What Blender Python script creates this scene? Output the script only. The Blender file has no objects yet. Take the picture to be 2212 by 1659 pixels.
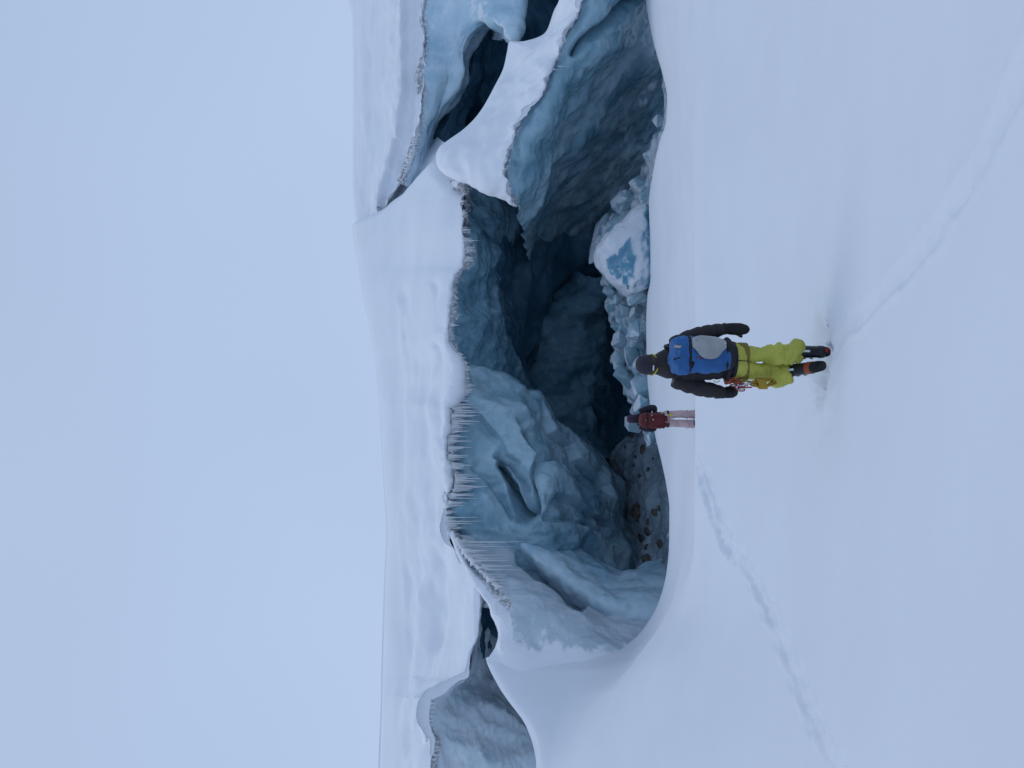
import bpy, bmesh, math, random
import numpy as np
from mathutils import Vector, Matrix, Euler
R = math.radians
scene = bpy.context.scene
COL = scene.collection

# ------------------------------------------------------------------ camera
CAMZ = 1.6
F = 2212 * 26 / 36.0                 # focal length in units of the 2212 px wide view
cam_d = bpy.data.cameras.new('camera')
cam_d.lens = 26; cam_d.sensor_width = 36; cam_d.sensor_fit = 'HORIZONTAL'
cam_d.clip_start = 0.05; cam_d.clip_end = 2000
cam = bpy.data.objects.new('camera', cam_d); COL.objects.link(cam)
# phone held upright, picture stored on its side: world up is picture left
cam.matrix_world = Matrix(((0, 1, 0, 0), (0, 0, -1, 0), (-1, 0, 0, CAMZ), (0, 0, 0, 1)))
scene.camera = cam

# ------------------------------------------------------------------ sky and light (overcast, white-out)
SUN_EL, SUN_ROT = R(58), R(-38)      # dim sun behind the cloud, ahead and to the left
world = bpy.data.worlds.new('World'); scene.world = world; world.use_nodes = True
nt = world.node_tree; nt.nodes.clear()
o_ = nt.nodes.new('ShaderNodeOutputWorld'); bg = nt.nodes.new('ShaderNodeBackground')
sky = nt.nodes.new('ShaderNodeTexSky'); sky.sky_type = 'NISHITA'; sky.sun_disc = False
sky.sun_elevation = SUN_EL; sky.sun_rotation = SUN_ROT; sky.air_density = 1.0; sky.dust_density = 3.0
mix = nt.nodes.new('ShaderNodeMix'); mix.data_type = 'RGBA'; mix.inputs[0].default_value = 0.94
tc = nt.nodes.new('ShaderNodeTexCoord')
cn = nt.nodes.new('ShaderNodeTexNoise'); cn.inputs['Scale'].default_value = 1.3; cn.inputs['Detail'].default_value = 2
cr = nt.nodes.new('ShaderNodeValToRGB')
cr.color_ramp.elements[0].position = 0.3; cr.color_ramp.elements[0].color = (4.0, 5.2, 7.45, 1)
cr.color_ramp.elements[1].position = 0.72; cr.color_ramp.elements[1].color = (4.5, 5.75, 7.95, 1)
nt.links.new(tc.outputs['Generated'], cn.inputs['Vector'])
nt.links.new(cn.outputs['Fac'], cr.inputs['Fac'])
sz = nt.nodes.new('ShaderNodeSeparateXYZ'); nt.links.new(tc.outputs['Generated'], sz.inputs[0])
hz = nt.nodes.new('ShaderNodeMapRange'); hz.interpolation_type = 'SMOOTHSTEP'; nt.links.new(sz.outputs['Z'], hz.inputs[0])
for i_, v_ in enumerate((0.0, 0.75, 1.07, 0.95)): hz.inputs[i_ + 1].default_value = v_
vm = nt.nodes.new('ShaderNodeVectorMath'); vm.operation = 'SCALE'; nt.links.new(cr.outputs[0], vm.inputs[0]); nt.links.new(hz.outputs[0], vm.inputs['Scale'])
nt.links.new(sky.outputs[0], mix.inputs[6]); nt.links.new(vm.outputs[0], mix.inputs[7])
nt.links.new(mix.outputs[2], bg.inputs[0]); bg.inputs[1].default_value = 0.1
nt.links.new(bg.outputs[0], o_.inputs[0])
sun_d = bpy.data.lights.new('sun', 'SUN'); sun_d.energy = 0.62; sun_d.angle = R(50); sun_d.color = (0.95, 0.98, 1.0)
sun = bpy.data.objects.new('sun', sun_d); COL.objects.link(sun)
to_sun = Vector((math.sin(SUN_ROT) * math.cos(SUN_EL), math.cos(SUN_ROT) * math.cos(SUN_EL), math.sin(SUN_EL)))
sun.rotation_euler = to_sun.to_track_quat('Z', 'Y').to_euler()
scene.view_settings.view_transform = 'Standard'; scene.view_settings.look = 'None'
scene.view_settings.exposure = 0.0; scene.view_settings.gamma = 1.0
scene.cycles.use_denoising = True
scene.cycles.max_bounces = 10; scene.cycles.diffuse_bounces = 6

# ------------------------------------------------------------------ numpy helpers
def W(x, y, d):
    """view position (x down the upright picture, y leftwards) at forward distance d -> world"""
    x = np.asarray(x, float); y = np.asarray(y, float); d = np.asarray(d, float)
    return np.stack([(829.5 - y) / F * d, d, CAMZ + (1106 - x) / F * d], -1)
def proj(P):
    d = np.maximum(P[..., 1], 1e-3)
    return 1106 - (P[..., 2] - CAMZ) / d * F, 829.5 - P[..., 0] / d * F
def _hash(ix, iy, iz, seed):
    h = (ix.astype(np.int64) * 374761393 + iy.astype(np.int64) * 668265263 + iz.astype(np.int64) * 2147483647 // 7 * 3 + iz.astype(np.int64) * 1274126177 + seed * 1442695041) & 0xFFFFFFFF
    h = ((h ^ (h >> 13)) * 1274126177) & 0xFFFFFFFF
    h = ((h ^ (h >> 16)) * 2246822519) & 0xFFFFFFFF
    return h ^ (h >> 15)
def perlin(P, seed=0):
    P = np.asarray(P, float); Fl = np.floor(P); I = Fl.astype(np.int64); f = P - Fl
    u = f * f * f * (f * (f * 6 - 15) + 10); out = 0
    for a in (0, 1):
        for b in (0, 1):
            for c in (0, 1):
                h = _hash(I[..., 0] + a, I[..., 1] + b, I[..., 2] + c, seed)
                gx = (h & 1023) / 511.5 - 1; gy = ((h >> 10) & 1023) / 511.5 - 1; gz = ((h >> 20) & 1023) / 511.5 - 1
                g = gx * (f[..., 0] - a) + gy * (f[..., 1] - b) + gz * (f[..., 2] - c)
                out = out + g * (u[..., 0] if a else 1 - u[..., 0]) * (u[..., 1] if b else 1 - u[..., 1]) * (u[..., 2] if c else 1 - u[..., 2])
    return out * 1.25
def fbm(P, octv=4, seed=0, gain=0.5):
    s = 0; a = 1.0; P = np.asarray(P, float)
    for k in range(octv):
        s = s + a * perlin(P * (2 ** k) + 17.3 * k, seed + k); a *= gain
    return s
def ridged(P, octv=3, seed=0, gain=0.5):
    s = 0; a = 1.0
    for k in range(octv):
        s = s + a * (1 - 2 * np.abs(perlin(P * (2 ** k) + 11.1 * k, seed + k))); a *= gain
    return s
def worley(P, seed=0):
    P = np.asarray(P, float); I = np.floor(P).astype(np.int64)
    best = np.full(P.shape[:-1], 9.0)
    for a in (-1, 0, 1):
        for b in (-1, 0, 1):
            for c in (-1, 0, 1):
                h = _hash(I[..., 0] + a, I[..., 1] + b, I[..., 2] + c, seed)
                q = np.stack([I[..., 0] + a + (h & 1023) / 1023., I[..., 1] + b + ((h >> 10) & 1023) / 1023., I[..., 2] + c + ((h >> 20) & 1023) / 1023.], -1)
                best = np.minimum(best, ((P - q) ** 2).sum(-1))
    return np.sqrt(best)
def sstep(a, b, t):
    t = np.clip((t - a) / (b - a), 0, 1); return t * t * (3 - 2 * t)
def pchip(xk, yk, x):
    """monotone cubic through knots, rows of yk may be vectors"""
    xk = np.asarray(xk, float); yk = np.asarray(yk, float)
    h = np.diff(xk); sh = (-1,) + (1,) * (yk.ndim - 1)
    dl = np.diff(yk, axis=0) / h.reshape(sh)
    m = np.zeros_like(yk); n = len(xk)
    if n > 2:
        w1 = (2 * h[1:] + h[:-1]).reshape(sh); w2 = (h[1:] + 2 * h[:-1]).reshape(sh)
        ok = dl[:-1] * dl[1:] > 0
        with np.errstate(divide='ignore', invalid='ignore'):
            hm = (w1 + w2) / (w1 / dl[:-1] + w2 / dl[1:])
        m[1:-1] = np.where(ok, hm, 0)
    m[0] = dl[0]; m[-1] = dl[-1]
    i = np.clip(np.searchsorted(xk, x) - 1, 0, n - 2); t = ((x - xk[i]) / h[i])
    t = t.reshape((-1,) + (1,) * (yk.ndim - 1)); hh = h[i].reshape(t.shape)
    return ((2 * t**3 - 3 * t**2 + 1) * yk[i] + (t**3 - 2 * t**2 + t) * hh * m[i] + (-2 * t**3 + 3 * t**2) * yk[i + 1] + (t**3 - t**2) * hh * m[i + 1])
def cmr(xk, yk, x, tens=0.5):
    """cardinal spline through vector knots (first axis)"""
    xk = np.asarray(xk, float); yk = np.asarray(yk, float); n = len(xk)
    m = np.zeros_like(yk)
    for k in range(n):
        a, b = max(k - 1, 0), min(k + 1, n - 1)
        m[k] = (yk[b] - yk[a]) / (xk[b] - xk[a]) * (2 * tens)
    i = np.clip(np.searchsorted(xk, x) - 1, 0, n - 2); h = np.diff(xk)
    t = ((x - xk[i]) / h[i]).reshape((-1,) + (1,) * (yk.ndim - 1)); hh = h[i].reshape(t.shape)
    return ((2 * t**3 - 3 * t**2 + 1) * yk[i] + (t**3 - 2 * t**2 + t) * hh * m[i] + (-2 * t**3 + 3 * t**2) * yk[i + 1] + (t**3 - t**2) * hh * m[i + 1])
def curve(pts, n):
    """resample one traced curve of (x, y, d) at n places"""
    p = np.array(pts, float)
    seg = np.sqrt(np.diff(p[:, 0])**2 + np.diff(p[:, 1])**2 + (25 * np.diff(p[:, 2]))**2) + 1e-6
    s = np.r_[0, np.cumsum(seg)]; s /= s[-1]
    return cmr(s, p, np.linspace(0, 1, n), 0.45)
def loft(curves, nu, nv, rowk=None):
    """surface through traced curves; returns world points [nv, nu, 3]"""
    c = np.stack([curve(k, nu) for k in curves])
    P = W(c[..., 0], c[..., 1], c[..., 2])
    if rowk is None:
        L = np.sqrt((np.diff(P, axis=0)**2).sum(-1)).mean(1) + 1e-4
        rowk = np.r_[0, np.cumsum(L)]; rowk = rowk / rowk[-1]
        t = np.linspace(0, 1, nv)
        vis = np.interp(t, np.linspace(0, 1, len(rowk)), rowk); t = 0.5 * t + 0.5 * vis
    else:
        t = np.linspace(rowk[0], rowk[-1], nv)
    return cmr(rowk, P, t, 0.42)
def normals(P):
    du = np.gradient(P, axis=1); dv = np.gradient(P, axis=0)
    n = np.cross(du, dv); n /= (np.linalg.norm(n, axis=-1, keepdims=True) + 1e-9)
    return n
def face_cam(P, n):
    """flip normals so that they look towards the camera on average"""
    v = np.array([0, 0, CAMZ]) - P
    return n if ((n * v).sum(-1) > 0).mean() > 0.5 else -n
def polydist(x, y, pl):
    """distance and signed side from pixels to a polyline (x, y)"""
    best = np.full(x.shape, 1e9); side = np.zeros(x.shape); tt = np.zeros(x.shape)
    n = len(pl) - 1
    for k in range(n):
        ax, ay = pl[k][:2]; bx, by = pl[k + 1][:2]; ex, ey = bx - ax, by - ay
        t = np.clip(((x - ax) * ex + (y - ay) * ey) / (ex * ex + ey * ey + 1e-9), 0, 1)
        dx, dy = x - ax - t * ex, y - ay - t * ey; d = np.hypot(dx, dy)
        s = np.sign(ex * dy - ey * dx); m = d < best
        best = np.where(m, d, best); side = np.where(m, s, side); tt = np.where(m, (k + t) / n, tt)
    return best, side, tt

# ------------------------------------------------------------------ mesh helpers
def grid_mesh(name, P, flip=False):
    nv, nu = P.shape[:2]
    idx = np.arange(nu * nv).reshape(nv, nu)
    q = np.stack([idx[:-1, :-1], idx[:-1, 1:], idx[1:, 1:], idx[1:, :-1]], -1).reshape(-1, 4)
    if flip: q = q[:, ::-1]
    me = bpy.data.meshes.new(name)
    me.vertices.add(nu * nv); me.vertices.foreach_set('co', P.reshape(-1).astype(np.float32))
    me.loops.add(q.size); me.loops.foreach_set('vertex_index', q.reshape(-1).astype(np.int32))
    me.polygons.add(len(q)); me.polygons.foreach_set('loop_start', (np.arange(len(q)) * 4).astype(np.int32))
    me.polygons.foreach_set('use_smooth', np.ones(len(q), bool))
    me.update(calc_edges=True)
    return me
def vattr(me, name, v):
    a = me.attributes.new(name, 'FLOAT', 'POINT'); a.data.foreach_set('value', np.asarray(v, np.float32).reshape(-1))
def link(name, me, mat=None, parent=None, **props):
    o = bpy.data.objects.new(name, me); COL.objects.link(o)
    if mat is not None and me is not None:
        for m in (mat if isinstance(mat, (list, tuple)) else [mat]):
            me.materials.append(m)
    if parent is not None: o.parent = parent
    for k, v in props.items(): o[k] = v
    return o
def empty(name, loc=(0, 0, 0), **props):
    o = bpy.data.objects.new(name, None); COL.objects.link(o); o.location = loc; o.empty_display_size = 0.2
    for k, v in props.items(): o[k] = v
    return o
def sheet(name, P, mat, parent=None, attrs=None, **props):
    n = normals(P); v = np.array([0, 0, CAMZ]) - P
    me = grid_mesh(name, P, flip=((n * v).sum(-1) > 0).mean() < 0.5)
    for k, a in (attrs or {}).items(): vattr(me, k, a)
    return link(name, me, mat, parent, **props)

# ------------------------------------------------------------------ materials
def newmat(name):
    m = bpy.data.materials.new(name); m.use_nodes = True
    return m, m.node_tree, m.node_tree.nodes['Principled BSDF']
def nd(t, typ, **kw):
    n = t.nodes.new(typ)
    for k, v in kw.items():
        if k in n.inputs: n.inputs[k].default_value = v
        else: setattr(n, k, v)
    return n
def noise(t, vec, scale, detail=3, rough=0.5, dist=0.0):
    n = nd(t, 'ShaderNodeTexNoise'); n.inputs['Scale'].default_value = scale; n.inputs['Detail'].default_value = detail
    n.inputs['Roughness'].default_value = rough; n.inputs['Distortion'].default_value = dist
    t.links.new(vec, n.inputs['Vector']); return n.outputs['Fac']
def maprange(t, v, a, b, c=0.0, d=1.0, smooth=True):
    n = nd(t, 'ShaderNodeMapRange'); n.interpolation_type = 'SMOOTHSTEP' if smooth else 'LINEAR'
    t.links.new(v, n.inputs[0])
    for i, k in enumerate((a, b, c, d)): n.inputs[i + 1].default_value = k
    return n.outputs[0]
def mth(t, op, a, b=None):
    n = nd(t, 'ShaderNodeMath'); n.operation = op
    for i, k in enumerate((a, b)):
        if k is None: continue
        if hasattr(k, 'links'): t.links.new(k, n.inputs[i])
        else: n.inputs[i].default_value = k
    return n.outputs[0]
def mixc(t, f, a, b):
    n = nd(t, 'ShaderNodeMix'); n.data_type = 'RGBA'
    for i, k in ((0, f), (6, a), (7, b)):
        if hasattr(k, 'links'): t.links.new(k, n.inputs[i])
        else: n.inputs[i].default_value = k if i == 0 else (*k, 1)
    return n.outputs[2]
def mixf(t, f, a, b):
    n = nd(t, 'ShaderNodeMix'); n.data_type = 'FLOAT'
    for i, k in ((0, f), (2, a), (3, b)):
        if hasattr(k, 'links'): t.links.new(k, n.inputs[i])
        else: n.inputs[i].default_value = k
    return n.outputs[0]
def bump(t, h, strength, dist, prev=None):
    n = nd(t, 'ShaderNodeBump'); n.inputs['Strength'].default_value = strength; n.inputs['Distance'].default_value = dist
    t.links.new(h, n.inputs['Height'])
    if prev is not None: t.links.new(prev, n.inputs['Normal'])
    return n.outputs[0]
def pos(t):
    return nd(t, 'ShaderNodeNewGeometry').outputs['Position']
SNOWC = (0.72, 0.755, 0.805)
def snow_mat(name, col=SNOWC, grain=0.4):
    m, t, b = newmat(name); p = pos(t)
    n1 = noise(t, p, 0.6, 3); n2 = noise(t, p, 45, 3); n3 = noise(t, p, 5, 4)
    c = mixc(t, maprange(t, n1, .35, .7), tuple(k * 0.97 for k in col), col)
    t.links.new(c, b.inputs['Base Color']); b.inputs['Roughness'].default_value = 0.75
    b.inputs['Specular IOR Level'].default_value = 0.15
    bb = bump(t, n3, 0.15 * grain * 2, 0.03); bb = bump(t, n2, 0.25 * grain, 0.004, bb)
    t.links.new(bb, b.inputs['Normal'])
    return m
def ice_mat(name, ca, cb, cwhite=(0.55, 0.68, 0.74), snow_lo=0.62, snow_hi=0.85, firn=True, scale=1.0, rough=0.32, snow=True, bmp=1.0, whiteamt=0.5, snowc=(0.73, 0.765, 0.815), coat=.35, sn=1.0):
    m, t, b = newmat(name); p = pos(t)
    g = nd(t, 'ShaderNodeNewGeometry')
    n1 = noise(t, p, 0.45 * scale, 5, 0.55, 0.6); n2 = noise(t, p, 1.7 * scale, 6, 0.6, 0.8); n3 = noise(t, p, 7 * scale, 5, 0.6, 0.4)
    c = mixc(t, maprange(t, n1, .33, .67), ca, cb)
    wf = mth(t, 'MULTIPLY', maprange(t, n2, .52, .78), whiteamt)
    c = mixc(t, wf, c, cwhite)
    rg = mixf(t, maprange(t, n2, .4, .7), rough, rough + 0.3)
    if firn:
        a = nd(t, 'ShaderNodeAttribute'); a.attribute_name = 'firn'
        ff = mth(t, 'ADD', a.outputs['Fac'], mth(t, 'MULTIPLY', mth(t, 'SUBTRACT', n3, 0.5), 0.9))
        fc = mixc(t, maprange(t, n3, .42, .6), (0.27, 0.28, 0.30), (0.68, 0.70, 0.73))
        c = mixc(t, maprange(t, ff, .35, .75), c, fc)
    if snow:
        a2 = nd(t, 'ShaderNodeAttribute'); a2.attribute_name = 'snow'
        sx = nd(t, 'ShaderNodeSeparateXYZ'); t.links.new(g.outputs['Normal'], sx.inputs[0])
        s = mth(t, 'ADD', sx.outputs['Z'], mth(t, 'MULTIPLY', mth(t, 'SUBTRACT', n2, 0.5), 1.1 * sn))
        s = mth(t, 'ADD', s, mth(t, 'MULTIPLY', mth(t, 'SUBTRACT', n3, 0.5), 0.5 * sn))
        s = mth(t, 'ADD', s, a2.outputs['Fac'])
        sm = maprange(t, s, snow_lo, snow_hi)
        c = mixc(t, sm, c, snowc); rg = mixf(t, sm, rg, 0.8)
    t.links.new(c, b.inputs['Base Color']); t.links.new(rg, b.inputs['Roughness'])
    b.inputs['IOR'].default_value = 1.31; b.inputs['Coat Weight'].default_value = coat; b.inputs['Coat Roughness'].default_value = .12; b.inputs['Coat IOR'].default_value = 1.4
    bb = bump(t, n2, 0.35 * bmp, 0.12); bb = bump(t, n3, 0.3 * bmp, 0.03, bb)
    t.links.new(bb, b.inputs['Normal'])
    return m
M_snow = snow_mat('snow')
M_snowfar = snow_mat('wind_packed_snow', (0.80, 0.83, 0.87), 0.5)
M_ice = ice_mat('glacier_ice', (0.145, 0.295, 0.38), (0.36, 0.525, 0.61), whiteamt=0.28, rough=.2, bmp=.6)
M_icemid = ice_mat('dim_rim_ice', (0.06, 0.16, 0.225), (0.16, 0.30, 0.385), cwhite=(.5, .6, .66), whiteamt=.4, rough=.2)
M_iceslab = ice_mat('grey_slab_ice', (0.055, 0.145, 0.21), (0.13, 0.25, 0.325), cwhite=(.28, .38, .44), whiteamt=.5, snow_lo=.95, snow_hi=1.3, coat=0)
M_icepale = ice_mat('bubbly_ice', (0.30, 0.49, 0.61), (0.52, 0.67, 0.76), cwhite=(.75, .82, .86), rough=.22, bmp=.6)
M_icedeep = ice_mat('shade_darkened_clear_ice', (0.022, 0.072, 0.12), (0.055, 0.135, 0.20), cwhite=(0.18, 0.28, 0.35), snow_lo=0.95, snow_hi=1.25, whiteamt=0.35, coat=0)  # clear ice, base darkened further so the colour carries cave shade
M_iceflank = ice_mat('snow_plastered_ice', (0.40, 0.49, 0.56), (0.52, 0.60, 0.66), snow_lo=0.45, snow_hi=0.95, bmp=.5)
M_iceblock = ice_mat('ice_block', (0.16, 0.29, 0.36), (0.30, 0.41, 0.47), cwhite=(0.62, 0.69, 0.73), snow_lo=0.62, snow_hi=0.85, snowc=(.52, .57, .62), scale=1.6, whiteamt=0.55)  # snow tone lowered: shade of the pit is put into its colour
M_icicle = ice_mat('icicle_ice', (0.86, 0.88, 0.9), (0.92, 0.93, 0.94), cwhite=(.95, .95, .95), firn=False, snow=False, rough=0.25)
def rock_mat():
    m, t, b = newmat('glacial_rock'); p = pos(t)
    n1 = noise(t, p, 3, 5); n2 = noise(t, p, 18, 4)
    c = mixc(t, maprange(t, n1, .35, .65), (0.035, 0.032, 0.028), (0.12, 0.105, 0.08))
    c = mixc(t, mth(t, 'MULTIPLY', n2, 0.5), c, (0.08, 0.07, 0.06))
    t.links.new(c, b.inputs['Base Color']); b.inputs['Roughness'].default_value = 0.8
    t.links.new(bump(t, n2, 0.6, 0.03), b.inputs['Normal']); return m
M_rock = rock_mat()

# ------------------------------------------------------------------ foreground snow: one sheet from behind the camera to the crevasse lip and the left mound
YS = np.r_[np.linspace(-900, -40, 60), np.linspace(-32, 1690, 575), np.linspace(1720, 2560, 60)]
def yrow(pts):
    """pts (y, x, d) -> x(y), d(y) on the shared columns"""
    p = np.array(pts, float); v = pchip(p[:, 0], p[:, 1:], np.clip(YS, p[0, 0], p[-1, 0])); return v[:, 0], v[:, 1]
rows = [
  yrow([(-900, 3000, 1.0), (2560, 3000, 1.0)]),
  yrow([(-900, 2480, 1.75), (2560, 2460, 1.75)]),
  yrow([(-900, 2190, 2.6), (800, 2200, 2.55), (2560, 2150, 2.6)]),
  yrow([(-900, 1960, 4.3), (0, 1965, 4.3), (800, 1950, 4.3), (1659, 1920, 4.3), (2560, 1860, 4.5)]),
  yrow([(-900, 1800, 7.0), (0, 1800, 7.0), (800, 1785, 7.1), (1300, 1760, 7.0), (1659, 1720, 6.8), (2560, 1600, 7.0)]),
  yrow([(-900, 1660, 10.0), (0, 1660, 10), (500, 1648, 10), (800, 1642, 9.9), (1200, 1630, 9.8), (1659, 1540, 9.6), (2560, 1380, 9.8)]),
  yrow([(-900, 1570, 12.6), (0, 1570, 12.6), (400, 1556, 12.4), (800, 1546, 12.1), (1100, 1548, 12.1), (1300, 1535, 12.2), (1500, 1470, 12.0), (1659, 1410, 12.2), (2560, 1230, 12.5)]),
  yrow([(-900, 1520, 14.8), (0, 1510, 14.8), (300, 1506, 14.4), (450, 1500, 13.8), (600, 1498, 13.4), (800, 1499, 13.3), (1000, 1499, 13.4), (1150, 1500, 13.8), (1300, 1480, 14.4), (1450, 1400, 14.6), (1659, 1320, 15.0), (2560, 1130, 15.0)]),
  yrow([(-900, 1480, 17.0), (0, 1480, 17.0), (300, 1492, 16.2), (450, 1502, 15.2), (600, 1510, 14.8), (800, 1512, 14.7), (1000, 1512, 14.8), (1150, 1507, 15.2), (1300, 1460, 16.2), (1400, 1400, 17), (1500, 1330, 17.0), (1659, 1262, 16.8), (2560, 1090, 16.5)]),
  yrow([(-900, 1450, 19.5), (0, 1448, 19.5), (200, 1470, 18.8), (350, 1478, 18.2), (500, 1490, 17.6), (700, 1497, 17.3), (900, 1504, 17.2), (1100, 1500, 17.4), (1250, 1470, 18), (1350, 1428, 19), (1420, 1370, 20), (1500, 1290, 19.4), (1659, 1222, 18.2), (2560, 1070, 17.5)]),
  yrow([(-900, 1425, 21.8), (0, 1422, 21.8), (100, 1432, 21), (200, 1452, 20.2), (300, 1452, 20), (440, 1445, 20.6), (560, 1445, 20.8), (700, 1443, 21), (850, 1450, 20.4), (940, 1458, 19.9), (1100, 1470, 19.3), (1250, 1452, 20), (1350, 1412, 20.9), (1400, 1368, 21.6), (1450, 1260, 21.2), (1550, 1215, 20), (1659, 1192, 18.8), (2560, 1060, 18.0)]),
  # lip of the crevasse, and the crest of the mound on the left
  yrow([(-900, 1380, 25.5), (0, 1395, 24.6), (50, 1403, 24.1), (100, 1414, 23.3), (160, 1431, 22.2), (210, 1441, 21.5), (260, 1439, 21.4), (310, 1424, 22), (380, 1410, 23), (440, 1403, 23.7), (520, 1407, 23.6), (600, 1410, 23.4), (640, 1400, 24), (700, 1397, 24.2), (800, 1399, 24.1), (880, 1406, 23.6), (940, 1416, 22.9), (1000, 1430, 21.9), (1050, 1440, 21.2), (1100, 1446, 20.7), (1180, 1445, 20.8), (1240, 1439, 21.1), (1300, 1423, 21.6), (1340, 1402, 22), (1375, 1375, 22.3), (1395, 1345, 22.4), (1412, 1200, 22.6), (1421, 1085, 22.7), (1445, 1080, 22.4), (1478, 1093, 21.9), (1516, 1114, 21.3), (1571, 1150, 20.4), (1609, 1163, 19.8), (1659, 1168, 19.2), (2560, 1050, 18.6)]),
  yrow([(-900, 1392, 26.3), (0, 1405, 25.4), (160, 1442, 22.9), (210, 1455, 22.1), (310, 1436, 22.7), (440, 1412, 24.4), (640, 1408, 24.7), (800, 1408, 24.8), (940, 1428, 23.5), (1050, 1455, 21.8), (1100, 1462, 21.3), (1240, 1455, 21.7), (1300, 1440, 22.2), (1340, 1422, 22.6), (1375, 1400, 22.9), (1395, 1380, 23.0), (1412, 1130, 23.1), (1421, 1056, 23.2), (1445, 1064, 22.9), (1478, 1081, 22.4), (1516, 1105, 21.8), (1571, 1146, 20.9), (1609, 1161, 20.3), (1659, 1166, 19.7), (2560, 1048, 19.2)]),
  yrow([(-900, 1440, 26.8), (0, 1450, 25.9), (210, 1500, 22.6), (440, 1460, 24.8), (800, 1455, 25.2), (1050, 1510, 22.3), (1100, 1515, 21.7), (1300, 1490, 22.6), (1375, 1450, 23.3), (1400, 1300, 23.6), (1421, 1075, 23.7), (1478, 1100, 23.0), (1571, 1160, 21.6), (1659, 1180, 20.4), (2560, 1065, 20.0)]),
  yrow([(-900, 1800, 27.4), (0, 1800, 26.5), (210, 1900, 23.2), (440, 1800, 25.5), (800, 1800, 25.8), (1100, 1900, 22.3), (1300, 1850, 23.2), (1375, 1700, 24), (1421, 1350, 24.4), (1478, 1400, 23.6), (1571, 1450, 22.1), (1659, 1450, 21.0), (2560, 1350, 20.6)]),
]
C = np.stack([np.stack([r[0], YS, r[1]], -1) for r in rows])
PW = W(C[..., 0], C[..., 1], C[..., 2])
ROWN = [20, 30, 70, 80, 70, 60, 50, 30, 30, 40, 40, 24, 20, 20]
ts = np.concatenate([np.linspace(k, k + 1, n, endpoint=False) for k, n in enumerate(ROWN)] + [[len(ROWN)]])
T = cmr(np.arange(len(rows)), PW, ts, 0.40)
px, py = proj(T)
def ground_at(x, y):
    """world point of the foreground snow seen at view position (x, y)"""
    k = np.argmin((px[:420] - x)**2 + (py[:420] - y)**2 + (T[:420, :, 1] > 14.0) * (0 if x < 1500 else 1e6))
    return T[:420].reshape(-1, 3)[k]
def track(pts, w, depth, lump, seed, step=0.42, foot=True):
    global T
    wp = np.array([ground_at(*p)[:2] for p in pts])
    seg = np.r_[0, np.cumsum(np.linalg.norm(np.diff(wp, axis=0), axis=1))]
    fine = np.stack([np.interp(np.arange(0, seg[-1], 0.2), seg, wp[:, k]) for k in (0, 1)], -1)
    lo, hi = fine.min(0) - 1.2, fine.max(0) + 1.2
    m = (T[..., 0] > lo[0]) & (T[..., 0] < hi[0]) & (T[..., 1] > lo[1]) & (T[..., 1] < hi[1]); m[440:] = False
    Q = T[m]; wob = 0.06 * perlin(np.c_[Q[:, :2] * 2.2, np.zeros(len(Q))], seed)
    d, s, tt = polydist(Q[:, 0] + wob, Q[:, 1] + wob, fine); sd = d * s
    q3 = np.c_[Q[:, :2], np.full(len(Q), seed * 3.3)]
    prof = -depth * np.exp(-(sd / w)**4) + 0.35 * depth * np.exp(-((np.abs(sd) - 1.45 * w) / (0.5 * w))**2)
    dz = prof * np.clip(0.8 + 1.3 * perlin(q3 * 1.4, seed + 3), .1, 1.6)
    dz += lump * fbm(q3 * 5.0, 3, seed + 5) * np.exp(-(sd / (1.8 * w))**2)
    if foot:
        L = np.arange(0.2, seg[-1], step)
        for k, l in enumerate(L):
            c = np.array([np.interp(l, seg, wp[:, j]) for j in (0, 1)]); tn = fine[min(int(l / 0.2) + 1, len(fine) - 1)] - fine[max(int(l / 0.2) - 1, 0)]
            tn /= np.linalg.norm(tn) + 1e-6; nn = np.array([-tn[1], tn[0]])
            c = c + nn * (0.11 if k % 2 else -0.11)
            a = (Q[:, :2] - c) @ tn; b = (Q[:, :2] - c) @ nn
            dz -= depth * 0.75 * np.exp(-((a / 0.17)**2 + (b / 0.085)**2)**2)
    T[m] += np.c_[np.zeros(len(Q)), np.zeros(len(Q)), dz]
# soft wind relief
q = T.copy(); q[..., 2] = 0
relief = 0.07 * fbm(q * np.array([0.20, 0.26, 1]), 2, 5) + 0.004 * fbm(q * np.array([1.3, .8, 1]), 2, 9)
relief = relief + 0.10 * fbm(q * np.array([0.14, 0.40, 1]), 2, 6) * sstep(14.5, 17.5, T[..., 1])
fade = sstep(1.0, 3.0, T[..., 1]) * (1 - sstep(0, 1, (ts[:, None] - 10.2) / 0.8))
T[..., 2] += relief * fade
track([(1788, 768), (1835, 706), (1905, 625), (1990, 532), (2080, 415), (2150, 275), (2215, 165), (2300, 20)], 0.075, 0.022, 0.026, 11, foot=False)
track([(1503, 985), (1524, 1030), (1552, 1105), (1592, 1190), (1632, 1270), (1668, 1345), (1702, 1425), (1745, 1520), (1800, 1650), (1860, 1780)], 0.085, 0.04, 0.035, 23)
track([(1503, 1010), (1535, 1105), (1560, 1160), (1590, 1200)], 0.12, 0.06, 0.06, 31, foot=False)
# trampled hollow round the climber's boots
fc = W(1786, 772, 7.2); r2 = np.hypot((T[..., 0] - fc[0]), (T[..., 1] - fc[1]))
T[..., 2] += (-0.10 * np.exp(-(r2 / 0.33)**4) + 0.05 * np.exp(-((r2 - 0.5) / 0.16)**2) * (0.5 + perlin(q * 3.0, 77)) + 0.05 * fbm(q * 6, 3, 78) * np.exp(-(r2 / 0.6)**2)) * (ts[:, None] < 7)
sheet('snow_slope', T, M_snow, kind='structure')
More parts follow.
